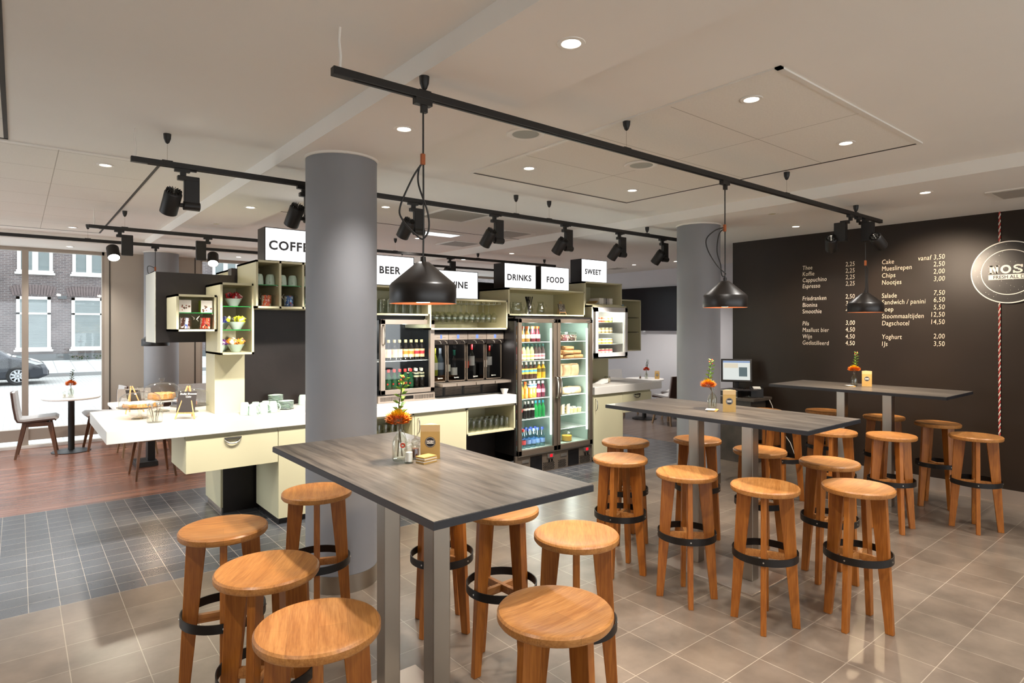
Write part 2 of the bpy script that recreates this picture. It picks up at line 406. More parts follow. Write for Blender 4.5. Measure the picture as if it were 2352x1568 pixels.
# ================================================================ ROOM SHELL
X0, Y0 = -3.0, -2.6          # left and rear extents of the room
XW, YW, XG = 7.51, 11.08, 9.85   # black wall, window wall, far grey wall
def quad(mb, x0, y0, x1, y1, z): return mb.add([(x0, y0, z), (x1, y0, z), (x1, y1, z), (x0, y1, z)], [(0, 1, 2, 3)], False)
f = MB()
f.cur = 0; f.box(X0, Y0, -.12, XW, 4.67, 0)
f.cur = 1; f.box(X0, 4.67, -.12, 7.56, 7.16, 0)
f.cur = 2; f.box(X0, 7.16, -.12, 7.56, YW+.1, 0)
f.cur = 3; f.box(7.56, 4.5, -.12, XG, YW+.1, 0)
struct('floor', f, [M['beige'], M['dark_tile'], M['planks'], M['grey_planks']])
c = MB()
c.box(X0, Y0, 2.95, 1.405, 10.0, 3.1); c.box(1.405, Y0, 2.85, 2.01, 10.0, 3.1); c.box(2.01, Y0, 2.95, 5.49, 10.0, 3.1)
c.box(5.49, Y0, 2.85, XG, 10.0, 3.1); c.box(X0, 10.0, 2.85, XG, YW+.1, 3.1)
struct('ceiling', c, M['ceil'])
b = MB(); b.box(XW, Y0, 0, XG, 4.515, 2.86); struct('wall_right', b, M['black_wall'])
b = MB(); b.box(XG, 4.4, 0, XG+.1, YW+.1, 2.86); struct('wall_far_right', b, M['wall'])
b = MB(); b.box(XW-.012, Y0, 0, XW, 4.515, .13); struct('baseboard_right', b, M['steelh'])
# window wall towards the street
b = MB(); b.box(1.03, YW, 0, 2.354, YW+.12, 2.86); b.box(5.2, YW, 0, 5.6, YW+.12, 2.86); b.box(8.6, YW, 0, XG, YW+.12, 2.86)
struct('wall_front', b, M['greige'])
b = MB(); b.box(1.09, YW-.006, 0, 1.105, YW, 2.86); b.box(2.268, YW-.006, 0, 2.283, YW, 2.86); struct('trim_1', b, M['gap'])
def window(n, xa, xb, mull):
    b = MB(); b.box(xa, YW, .10, xb, YW+.1, .26); b.box(xa, YW, 2.80, xb, YW+.1, 2.86)
    for x in mull: b.box(x, YW-.02, 0, x+.075, YW+.1, 2.82)
    b.box(xa, YW, 0, xa+.03, YW+.1, 2.85); b.box(xb-.03, YW, 0, xb, YW+.1, 2.85)
    o = struct('window_%d' % n, b, M['win_frame'])
    g = MB(); g.box(xa, YW+.04, 0, xb, YW+.046, 2.85); p = struct('window_pane', g, M['winglass'], o)
    g = MB(); g.box(xa, YW-.06, 0, xb, YW+.02, .035); g.box(xa, YW+.02, .0, xb, YW+.1, .03); struct('sill', g, M['white_trim'], o)
window(1, X0, 1.03, [-1.6, .052]); window(2, 2.354, 5.2, [3.75]); window(3, 5.6, 8.6, [7.0])
# unseen left and rear walls, openings shaped for the daylight they let in
b = MB()
b.box(X0-.1, Y0, 0, X0, 4.3, 2.96)  # solid stretch added to cut daylight from the left
for y in (4.3, 6.6, 8.9, 11.0): b.box(X0-.1, y, 0, X0, y+.12, 2.95)
b.box(X0-.1, Y0, 2.6, X0, YW+.1, 2.96); b.box(X0-.1, Y0, 0, X0, YW, .15)
struct('wall_left', b, M['win_frame'])
b = MB()
for x in (-3, -.6, 1.8, 4.2, 6.6): b.box(x, Y0-.1, 0, x+.15, Y0, 2.96)
b.box(X0, Y0-.1, 2.5, XG, Y0, 2.96); b.box(X0, Y0-.1, 0, XG, Y0, .4); struct('wall_rear', b, M['greige'])
# acoustic board fields in the ceiling, dark strips painting the shade of grooves
def field(n, x0, y0, x1, y1, m, sides='nesw'):
    b = MB(); b.cur = 0; b.box(x0, y0, 2.946, x1, y1, 2.951)
    b.cur = 1; g = .022
    if 'e' in sides: b.box(x1-g, y0, 2.9445, x1, y1, 2.951)
    if 'n' in sides: b.box(x0, y1-g, 2.9445, x1, y1, 2.951)
    b.cur = 2
    if 'w' in sides: b.box(x0-.03, y0-.03, 2.941, x0, y1, 2.951)
    if 's' in sides: b.box(x0-.03, y0-.03, 2.941, x1, y0, 2.951)
    struct('trim_%d' % n, b, [m, M['gap'], M['white_trim']])
field(2, 2.82, 1.46, 4.695, 3.98, M['acoustic'])
field(3, X0, 5.24, .85, 9.62, M['acoustic2'], 'nes')
field(4, X0, -2.0, -.045, 5.18, M['acoustic2'], 'ne')
b = MB()
for (x, y, sx, sy) in ((3.75, 5.75, .62, .62), (5.06, 6.3, .5, .5), (4.62, 6.95, .5, .3), (5.08, 7.5, .5, .5)):
    pass
b.box(2.0, 5.15, 2.9475, 5.49, 5.165, 2.951); b.box(2.0, 6.6, 2.9475, 5.49, 6.615, 2.951); struct('trim_5', b, M['gap'])

# concrete pillars
def pillar(x, y, label):
    t = thing('concrete_pillar', label, 'pillar', (x, y, 0))
    a = MB(); a.lathe([(.234, 0), (.234, 2.85)], 64, (x, y, 0)); 
    part('shaft', a, M['concrete'], t)
    a = MB(); a.lathe([(.234, 0), (.238, 0), (.238, .115), (.234, .115)], 64, (x, y, 0)); part('base_band', a, M['steel'], t, 'stainless steel band around the foot')
    a = MB(); a.lathe([(.236, 2.835), (.244, 2.838), (.244, 2.85)], 48, (x, y, 0)); part('top_ring', a, M['white_trim'], t)
    return t
pillar(1.713, 3.946, 'thick grey concrete pillar behind the nearest bar table')
pillar(5.92, 3.98, 'grey concrete pillar behind the middle bar table, left of the till')
pillar(1.716, 10.62, 'pale round pillar in front of the greige panels at the street window')
for o in C.objects:
    if o.name.startswith('concrete_pillar'): pass

# ================================================================ CEILING FITTINGS
def downlight(z, lit=True):
    t = thing('recessed_downlight', 'x', 'downlight')
    a = MB(); a.lathe([(.036, .002), (.040, -.004), (.056, -.003), (.058, .001)], 28); part('trim_ring', a, M['white_trim'], t)
    a = MB(); a.lathe([(.0001, -.0005), (.036, -.0005)], 24); part('lens', a, M['lens_dim'] if lit else M['cream_in'], t)
    if lit: lamp(lamp_data('downlight_beam', 'SPOT', 34, NEUT, .035, 118, .8), (0, 0, -.02), t, d=(0, 0, -1))
    return t
dl = Proto(downlight(0))
DL = [(1.715, 1.738, 2.85, 'big bright round downlight in the soffit above the nearest bar table'),
      (1.717, 3.094, 2.85, 'bright round downlight in the soffit just in front of the thick pillar'),
      (1.716, 6.044, 2.85, 'round downlight in the soffit between the second and third light tracks'),
      (3.07, 1.735, 2.944, 'round downlight in the framed ceiling field, near upper end'),
      (4.29, 1.752, 2.944, 'round downlight in the framed ceiling field, near its right corner'),
      (3.073, 3.575, 2.944, 'round downlight in the framed ceiling field, near its far left corner'),
      (4.29, 3.57, 2.944, 'round downlight in the framed ceiling field, at its far right end'),
      (5.941, 1.792, 2.85, 'sparkling downlight in the right soffit, nearest the black menu wall logo'),
      (6.823, 3.32, 2.85, 'round downlight above the top left corner of the black menu wall'),
      (.52, 5.53, 2.944, 'round downlight in the white board ceiling at upper left'),
      (.53, 9.25, 2.944, 'small round downlight at the far end of the left board ceiling'),
      (.576, 10.61, 2.85, 'round downlight over the street window at far left'),
      (2.79, 10.47, 2.85, 'round downlight over the street window seen above the display block'),
      (5.93, 7.31, 2.85, 'small bright downlight above the drinks sign'),
      (5.84, 8.49, 2.85, 'small bright downlight beyond the wine sign'),
      (8.75, 7.24, 2.85, 'small bright downlight to the right of the sweet sign'),
      (8.85, 6.40, 2.85, 'small bright downlight just left of the far pillar'),
      (2.94, 5.68, 2.95, 'small round downlight behind the second track, right of the thick pillar'),
      (4.33, 7.41, 2.95, 'small round downlight above the beer sign end'),]
for x, y, z, l in DL: dl.put((x, y, z), 0, l)
for x, y, z in ((1.71, .35, 2.85), (-.6, 1.6, 2.95), (3.07, .3, 2.95), (5.94, .2, 2.85), (-.8, 3.6, 2.95), (4.3, .3, 2.95)):  # unseen lamps without fittings, added to light the foreground
    lamp(lamp_data('added_fill_beam', 'SPOT', 34, NEUT, .035, 118, .8), (x, y, z-.02), None, d=(0, 0, -1))
dark = downlight(0, False)
dk = Proto(dark)
for x, y, z, l in ((1.706, 7.25, 2.85, 'unlit round fitting in the soffit above the left track end'), (5.876, 3.097, 2.85, 'dark unlit round fitting in the right soffit above the long track')):
    dk.put((x, y, z), 0, l)
sp = thing('ceiling_speaker', 'x', 'speaker')
a = MB(); a.lathe([(.086, -.004), (.100, -.010), (.122, -.008), (.128, 0)], 40); part('rim', a, M['white_trim'], sp)
a = MB(); a.lathe([(.0001, -.006), (.086, -.004)], 40); part('grille', a, mat('grey_speaker_mesh', '#a9aca6', .8), sp)
sp = Proto(sp)
sp.put((2.52, 2.965, 2.95), 0, 'round ceiling speaker in plaster left of the framed field'); sp.put((3.67, 2.965, 2.944), 0, 'round ceiling speaker inside the framed field')
def vent(x, y, z, sx, sy, label, m=None):
    t = thing('air_vent', label, 'vent', (x, y, z))
    a = MB(); a.box(x-sx/2, y-sy/2, z-.008, x+sx/2, y+sy/2, z); part('frame', a, M['white_trim'], t)
    a = MB(); a.box(x-sx/2+.04, y-sy/2+.04, z-.010, x+sx/2-.04, y+sy/2-.04, z-.004); part('grille', a, m or mat('grey_vent_mesh', '#a7a39b', .8), t)
vent(3.75, 5.62, 2.95, .62, .62, 'square grey ceiling vent beyond the second track')
vent(5.06, 6.3, 2.95, .5, .5, 'square ceiling vent just right of a track spotlight')
vent(4.35, 6.9, 2.95, .6, .3, 'lit rectangular ceiling panel above the beer sign', M['sign'])
vent(5.08, 7.5, 2.95, .5, .5, 'pale square hatch in the ceiling above the wine sign')
vent(6.55, 1.25, 2.85, .45, .45, 'grey vent in the soffit at the right edge above the logo')
vent(9.0, 7.9, 2.85, .3, .3, 'small ceiling vent over the far grey wall')

# ---- tracks
TZ = 2.775
def track(name_label, xa, xb, y, z, caps, cord=None, thick=.034):
    t = thing('light_track', name_label, 'light track', ((xa+xb)/2, y, z-.034))
    a = MB(); a.box(xa, y-.018, z-thick, xb, y+.018, z); a.box(xa+.09, y-.006, z-thick-.004, xb-.02, y+.006, z-thick); part('rail', a, M['black_matt'], t, bevel=.002)
    for (cx, cz) in caps:
        a = MB(); a.lathe([(.004, cz-.062), (.012, cz-.055), (.021, cz-.030), (.023, cz-.002), (.023, cz)], 16, (cx, y, 0)); part('ceiling_cap', a, M['black_matt'], t)
        a = MB(); a.tube([(cx, y, z), (cx, y, cz-.06)], .0012, 5); part('suspension_wire', a, M['chrome'], t)
        a = MB(); a.box(cx-.03, y-.012, z-.001, cx+.03, y+.012, z+.006); part('wire_clamp', a, M['black_matt'], t)
    if cord:
        cx, cz = cord
        a = MB(); a.tube([(cx, y, z), (cx+.003, y, z+.05), (cx-.004, y, (z+cz)/2+.03), (cx, y, cz)], .006, 8)
        part('power_cable', a, M['tape_steel'], t)
    return t
track('long black light track nearest the camera, ending at the menu wall', .997, 6.66, 2.39, 2.78, [(1.43, 2.85), (2.82, 2.95), (4.76, 2.95), (6.07, 2.85)], (1.03, 2.95))
track('second black light track passing behind the thick pillar', .545, 6.25, 4.41, TZ, [(.745, 2.95), (3.63, 2.95), (4.05, 2.95), (5.56, 2.85), (1.86, 2.85)], (.57, 2.95))
track('third black light track above the display block', .571, 7.15, 7.63, TZ, [(.89, 2.95), (4.1, 2.95), (5.52, 2.85), (6.9, 2.85)], (.62, 2.95))
track('farthest black light track in front of the street window', X0+.1, 7.6, 8.89, TZ, [(.66, 2.95), (4.9, 2.95)], None)

# ---- track spotlights
def spotlight(lit):
    """mount at origin just under the track; the power box hangs at +x, the lamp head at -x"""
    t = thing('track_spotlight', 'x', 'spotlight')
    a = MB(); a.box(-.045, -.016, -.022, .045, .016, 0); a.box(.045, -.008, -.012, .085, .008, -.004); a.box(-.012, -.012, -.05, .022, .012, -.02); part('adapter', a, M['black_matt'], t, bevel=.002)
    a = MB(); a.box(-.028, -.02, -.075, .10, .02, -.045); a.box(.01, -.02, -.235, .10, .02, -.07)
    q = Matrix.Rotation(PI/2, 4, 'Y'); a.lathe([(.001, 0), (.03, 0), (.03, .098), (.001, .098)], 20, (.006, 0, -.235), q); part('power_box', a, M['black_matt'], t, bevel=.004)
    # lamp head: cylinder tilted towards +y and a little to -x
    R = Matrix.Translation((-.062, 0, -.215)) @ Vector((-.10, .62, -.78)).normalized().to_track_quat('-Z', 'Y').to_matrix().to_4x4()
    a = MB(); a.lathe([(.030, .075), (.047, .066), (.052, .056), (.052, -.085), (.047, -.087), (.044, -.070)], 28, m=R)
    hd = part('lamp_head', a, M['black_matt'], t)
    a = MB()
    for i in range(16):
        q2 = R @ Matrix.Rotation(2*PI*i/16, 4, 'Z'); a.box(.010, -.0015, .060, .046, .0015, .082, q2)
    part('cooling_fins', a, M['black_matt'], hd)
    a = MB(); a.lathe([(.0001, -.080), (.045, -.080)], 24, m=R); part('lens', a, M['lens'] if lit else M['lens'], hd)
    q = Matrix.Translation((-.03, 0, -.235)) @ Matrix.Rotation(PI/2, 4, 'Y'); a = MB(); a.lathe([(.014, -.02), (.014, .04)], 12, m=q, cap0=True, cap1=True); part('swivel', a, M['black_matt'], t)
    d = R.to_3x3() @ Vector((0, 0, -1))
    lamp(lamp_data('spotlight_beam', 'SPOT', 75, (1, .94, .86), .04, 62, .55), R @ Vector((0, 0, -.10)), t, d=d)
    return t
spt = Proto(spotlight(True))
for x, l in ((.83, 'black track spotlight at the left end of the second track, hanging alone'), (1.62, 'black track spotlight half hidden behind the thick pillar'),
             (2.53, 'black track spotlight with the pendant cord looping in front of it'), (3.37, 'black track spotlight above the wine sign'),
             (4.26, 'black track spotlight above the drinks sign'), (5.08, 'black track spotlight above the sweet sign'), (5.83, 'black track spotlight beside the far pillar, last on the second track')):
    spt.put((x, 4.41, TZ-.034), 0, l)
# lit heads on the third track shine back over the counter
def backlit(x, mir, label, tgt):
    t = thing('track_spotlight', label, 'spotlight', (x, 7.63, TZ-.034)); s = mir
    P_ = lambda a_: a_
    X = lambda v: x+s*v
    z = TZ-.034; y = 7.63
    a = MB(); a.box(X(-.045), y-.016, z-.022, X(.045), y+.016, z); a.box(X(-.012), y-.012, z-.05, X(.022), y+.012, z-.02); part('adapter', a, M['black_matt'], t)
    a = MB(); a.box(X(-.028), y-.02, z-.075, X(.125), y+.02, z-.045); a.box(X(.02), y-.02, z-.265, X(.125), y+.02, z-.07); part('power_box', a, M['black_matt'], t, bevel=.006)
    c0 = Vector((X(-.055), y, z-.235)); d = (Vector(tgt)-c0).normalized()
    R = Matrix.Translation(c0) @ d.to_track_quat('-Z', 'Y').to_matrix().to_4x4()
    a = MB(); a.lathe([(.030, .075), (.050, .066), (.058, .056), (.058, -.085), (.053, -.087), (.05, -.070)], 28, m=R, cap0=True); hd = part('lamp_head', a, M['black_matt'], t)
    a = MB(); a.lathe([(.0001, -.080), (.052, -.080)], 24, m=R); part('lens', a, M['lens'], hd)
    lamp(lamp_data('spotlight_beam', 'SPOT', 60, (1, .88, .72), .04, 44, .6), R @ Vector((0, 0, -.10)), t, d=d)
backlit(.84, 1, 'black spotlight glowing towards us at the left end of the third track', (.85, 6.35, .95))
backlit(1.70, -1, 'black spotlight glowing towards us above the black display block', (1.45, 6.3, .95))
spt.put((5.0, 7.63, TZ-.034), 0, 'black track spotlight partly hidden behind the wine sign')
# the pair at the end of the first track
def wallspot(x, y, d, label, yb, e, tgt):
    z = 2.746; t = thing('track_spotlight', label, 'spotlight', (x, 2.39, z))
    a = MB(); a.box(x-.045, 2.374, z-.022, x+.045, 2.406, z); a.box(x-.012, 2.378, z-.05, x+.02, 2.402, z-.02); part('adapter', a, M['black_matt'], t)
    a = MB(); y2 = 2.39+yb
    a.box(x-.02, min(2.40, y2), z-.075, x+.02, max(2.38, y2), z-.045); a.box(x-.03, y2-.05, z-.235, x+.03, y2+.05, z-.06); part('power_box', a, M['black_matt'], t, bevel=.004)
    c0 = Vector((x+.0, y2+yb*1.0, z-.24)); dd = (Vector(tgt)-c0).normalized()
    a = MB(); a.tube([(x, y2, z-.225), tuple(c0)], .016, 10); part('swivel', a, M['black_matt'], t)
    R = Matrix.Translation(c0) @ dd.to_track_quat('-Z', 'Y').to_matrix().to_4x4()
    a = MB(); a.lathe([(.030, .075), (.047, .066), (.052, .056), (.052, -.085), (.047, -.087), (.044, -.070)], 28, m=R); hd = part('lamp_head', a, M['black_matt'], t)
    a = MB()
    for i in range(16): a.box(.010, -.0015, .060, .046, .0015, .082, R @ Matrix.Rotation(2*PI*i/16, 4, 'Z'))
    part('cooling_fins', a, M['black_matt'], hd)
    a = MB(); a.lathe([(.0001, -.080), (.045, -.080)], 24, m=R); part('lens', a, M['lens'], hd)
    lamp(lamp_data('spotlight_beam', 'SPOT', e, (1, .80, .60), .035, 84, .5), R @ Vector((0, 0, -.10)), t, d=dd)
wallspot(5.95, 2.39, None, 'black wall-washing spotlight at the track end, left head of the pair', .085, 14, (7.5, 3.2, 1.4))
wallspot(6.12, 2.39, None, 'black wall-washing spotlight at the track end, right head of the pair', -.085, 42, (7.5, 2.12, 1.75))

# ---- pendants
def pendant(x, y, ztrack, zb, r, clipz, loops, label, energy=18):
    t = thing('pendant_lamp', label, 'pendant lamp', (x, y, zb)); h = .189; hb = .083
    prof = [(.012, h+.022), (.013, h), (.028, h-.002), (.04, h-.012), (r-.008, hb+.008), (r, hb-.004), (r, .002), (r-.001, 0)]
    a = MB(); a.lathe([(q, zb+z) for q, z in prof], 56, (x, y, 0)); part('shade', a, M['lamp_black'], t)
    prof2 = [(r-.001, 0), (r-.004, .004), (r-.004, hb-.006), (.04, h-.02), (.001, h-.02)]
    a = MB(); a.lathe([(q, zb+z) for q, z in prof2], 56, (x, y, 0)); part('inner_lining', a, M['copper'], t, 'copper coloured inner lining')
    a = MB(); a.lathe([(.001, .004), (.030, .005), (.042, .018), (.045, .04), (.03, .08), (.001, .085)], 24, (x, y, zb)); part('bulb', a, M['bulb'], t)
    a = MB(); a.box(x-.045, y-.016, ztrack-.028, x+.04, y+.016, ztrack); a.box(x-.01, y-.01, ztrack-.06, x+.018, y+.01, ztrack-.02); part('track_adapter', a, M['black_matt'], t)
    a = MB(); a.tube([(x, y, zb+h+.015), (x+.002, y, (zb+clipz)/2), (x+.001, y, clipz-.02), (x, y, clipz+.02), (x, y, ztrack-.05)], .0042, 8); part('cord', a, M['black_matt'], t)
    a = MB(); a.box(x-.012, y-.008, clipz-.028, x+.008, y+.008, clipz+.022); part('cord_clip', a, M['clip'], t, 'orange brown clip holding the slack cord', bevel=.003)
    if loops:
        for k, lp in enumerate(loops):
            pts = []; n = len(lp)
            P4 = [Vector((x+p[0]*.776, y-p[0]*.63, clipz+p[1])) for p in lp]
            P4 = [P4[0]]+P4+[P4[-1]]
            for i in range(1, n):
                for s_ in range(6):
                    u = s_/6; p0, p1, p2, p3 = P4[i-1], P4[i], P4[i+1], P4[i+2]
                    pts.append(.5*((2*p1)+(-p0+p2)*u+(2*p0-5*p1+4*p2-p3)*u*u+(-p0+3*p1-3*p2+p3)*u**3))
            pts.append(P4[-1])
            a = MB(); a.tube(pts, .0042, 8); part('slack_cord', a, M['black_matt'], t)
    lamp(lamp_data('pendant_glow', 'SPOT', energy, (1, .76, .50), .04, 150, .6), (x, y, zb-.01), t, d=(0, 0, -1))
L1 = [[(-.005, -.02), (-.05, -.09), (-.105, -.22), (-.09, -.28), (-.03, -.345), (.0, -.36), (.025, -.32), (.02, -.24), (-.02, -.12), (-.02, -.05), (-.004, -.02)]]
L2 = [[(-.005, 0), (-.07, -.02), (-.13, -.08), (-.12, -.16), (-.06, -.26), (-.01, -.31), (.005, -.325), (-.012, -.345), (-.025, -.32), (-.03, -.26), (-.055, -.17), (-.045, -.06), (-.02, -.018), (0, -.02)]]
L3 = [[(.0, -.02), (.022, -.06), (.018, -.16), (.022, -.24), (.02, -.34), (.012, -.42), (.0, -.44), (-.006, -.36), (.008, -.2), (0, -.03)]]
L4 = [[(-.0, 0), (-.06, .03), (-.10, .02), (-.09, -.06), (-.05, -.05), (0, -.02)]]
pendant(1.424, 2.39, 2.746, 1.824, .150, 2.478, L1, 'big black cone pendant lamp hanging over the nearest bar table')
pendant(3.875, 2.39, 2.746, 1.855, .150, 2.418, L2, 'black cone pendant lamp hanging over the middle bar table')
pendant(6.289, 2.39, 2.746, 1.857, .155, 2.33, L3, 'black cone pendant lamp in front of the black menu wall')
pendant(1.368, 8.89, 2.741, 1.476, .155, 2.46, L4, 'black pendant lamp mostly hidden behind the black display block')

# ================================================================ BAR STOOLS
def stool():
    t = thing('bar_stool', 'x', 'bar stool')
    a = MB(); a.lathe([(.0001, .789), (.08, .790), (.14, .794), (.172, .799), (.184, .798), (.190, .791), (.190, .773), (.185, .766), (.0001, .766)], 56)
    part('seat', a, M['oak'], t)
    for k in range(4):
        R = Matrix.Rotation(k*PI/2, 4, 'Z')
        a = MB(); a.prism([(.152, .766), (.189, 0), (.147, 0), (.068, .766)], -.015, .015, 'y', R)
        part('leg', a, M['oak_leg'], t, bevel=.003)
    a = MB(); a.box(-.150, -.011, .375, .150, .011, .412); part('stretcher', a, M['oak'], t)
    a = MB(); a.box(-.011, -.150, .377, .011, .150, .414); part('stretcher', a, M['oak'], t)
    a = MB(); a.lathe([(.176, .386), (.181, .386), (.181, .427), (.176, .427), (.176, .386)], 56); rg = part('foot_ring', a, M['ring'], t, 'black steel foot ring')
    a = MB()
    for k in range(4):
        a.lathe([(.0045, -.002), (.0045, .003), (.0001, .0035)], 8, m=Matrix.Rotation(k*PI/2, 4, 'Z') @ Matrix.Translation((.181, 0, .406)) @ Matrix.Rotation(PI/2, 4, 'Y'))
    part('screws', a, M['screw'], rg, kind='stuff')
    return t
stp = Proto(stool())
ST = [(.726, 1.847, 68, 'oak bar stool nearest the camera, bottom left of the picture', 1),
      (.746, 2.408, 52, 'middle one of the three oak bar stools left of the nearest table', 1),
      (.741, 3.024, -14, 'oak bar stool farthest of the three along the left side of the nearest table', 1),
      (1.313, 3.36, 68, 'oak bar stool at the far end of the nearest table, against the thick pillar', 1),
      (1.918, 2.446, 3, 'oak bar stool half under the nearest table, just behind its steel columns', 1),
      (1.90, 2.98, 20, 'oak bar stool mostly hidden under the nearest table, only foot ring and legs visible', 1),
      (1.944, 1.937, 45, 'oak bar stool right of the nearest table, behind the front one', 1),
      (1.365, 1.458, 3, 'large oak bar stool at the near end of the nearest table, bottom centre', 1),
      (3.823, 3.251, 18, 'oak bar stool at the far end of the middle table, nearest the fridge', 2),
      (3.305, 2.859, 20, 'oak bar stool at the left side of the middle table, overlapping the one behind', 2),
      (3.31, 2.312, 43, 'oak bar stool standing alone in front of the middle table, left of its steel base', 2),
      (3.384, 1.829, 26, 'oak bar stool with dished seat in front of the middle table, second from left', 2),
      (3.789, 1.481, 0, 'oak bar stool at the near end of the middle table, its seat half in shade', 2),
      (4.327, 1.874, 0, 'oak bar stool behind the right corner of the middle table', 2),
      (4.353, 2.938, 14, 'oak bar stool beside the far pillar, behind the left steel column of the middle table', 2),
      (4.337, 2.385, 10, 'oak bar stool behind the right steel column of the middle table', 2),
      (6.45, 3.50, 30, 'oak bar stool at the far end of the third table by the till stand', 3),
      (5.95, 3.02, 24, 'oak bar stool under the far edge of the middle table top, legs and ring visible', 3),
      (5.624, 2.401, 15, 'oak bar stool under the right corner of the middle table top', 3),
      (5.80, 2.0, 46, 'oak bar stool in front of the third table, before its right steel column', 3),
      (6.33, 1.537, 19, 'oak bar stool at the near end of the third table, rightmost of all', 3),
      (6.872, 1.97, 52, 'oak bar stool against the black wall, second from the right', 3),
      (6.955, 2.469, 25, 'oak bar stool against the black wall, behind the right column of the third table', 3),
      (6.93, 3.057, 40, 'oak bar stool against the black wall, behind the left column of the third table', 3)]
for x, y, r, l, g in ST:
    stp.put((x, y, 0), math.radians(r), l, ['', 'bar stools around the nearest table', 'bar stools around the middle table', 'bar stools around the table by the black wall'][g])

# ================================================================ BAR TABLES
TT = 1.125
def bar_table(x0, y0, x1, y1, label):
    cx, cyy = (x0+x1)/2, (y0+y1)/2
    t = thing('bar_table', label, 'bar table', (cx, cyy, 0))
    a = MB(); a.box(x0+.002, y0+.002, TT-.003, x1-.002, y1-.002, TT); tp = part('tabletop', a, M['tabletop'], t)
    a = MB(); a.box(x0, y0, TT-.027, x1, y1, TT-.003); part('edge_band', a, M['table_edge'], tp, 'black edge band')
    for s in (-1, 1):
        yc = cyy+s*.21; a = MB(); a.box(cx-.04, yc-.04, .012, cx+.04, yc+.04, TT-.027); part('column', a, M['steel'], t, bevel=.004)
    a = MB(); a.box(cx-.228, cyy-.358, 0, cx+.228, cyy+.358, .012); part('base_plate', a, M['steelh'], t, bevel=.002)
    return t
bar_table(.985, 1.592, 1.690, 3.10, 'tall grey woodgrain bar table nearest the camera on two square steel columns')
bar_table(3.50, 1.635, 4.23, 3.175, 'tall grey woodgrain bar table in the middle, in front of the far pillar')
bar_table(6.085, 1.68, 6.835, 3.245, 'tall grey woodgrain bar table along the black menu wall')

# ---- things on the bar tables
def petals(mb, c, r, rows, seed=0, flat=.62):
    rnd = random.Random(seed)
    for k in range(rows[0], rows[1]):
        el = k/8*PI/2; n = max(5, int(22*math.cos(el)+5))
        for i in range(n):
            a = 2*PI*(i+.5*(k % 2))/n+rnd.uniform(-.1, .1); e = el+rnd.uniform(-.08, .08)
            d = Vector((math.cos(a)*math.cos(e), math.sin(a)*math.cos(e), math.sin(e)*flat)); p0 = Vector(c)+d*r*.45; rr = r*rnd.uniform(.88, 1.08)
            p1 = Vector(c)+d*rr; side = Vector((-math.sin(a), math.cos(a), 0))*r*.10; up = Vector((0, 0, r*.07))
            pm = (p0+p1)/2-up*.2
            mb.add([p0, pm+side, p1+up*1.6, pm-side, pm+up*.9], [(0, 1, 4), (1, 2, 4), (2, 3, 4), (3, 0, 4), (0, 3, 2, 1)], True)
def leafmb(mb, p, d, L, wd):
    d = Vector(d).normalized(); s = d.cross(Vector((0, 0, 1)))
    if s.length < .01: s = Vector((1, 0, 0))
    s.normalize(); n = s.cross(d)
    p = Vector(p); q = [p, p+d*L*.3+s*wd*.8+n*.002, p+d*L*.65+s*wd+n*.004, p+d*L-n*.004, p+d*L*.65-s*wd+n*.004, p+d*L*.3-s*wd*.8+n*.002, p+d*L*.5-n*.006]
    mb.add(q, [(0, 1, 6), (1, 2, 6), (2, 3, 6), (3, 4, 6), (4, 5, 6), (5, 0, 6)], True)
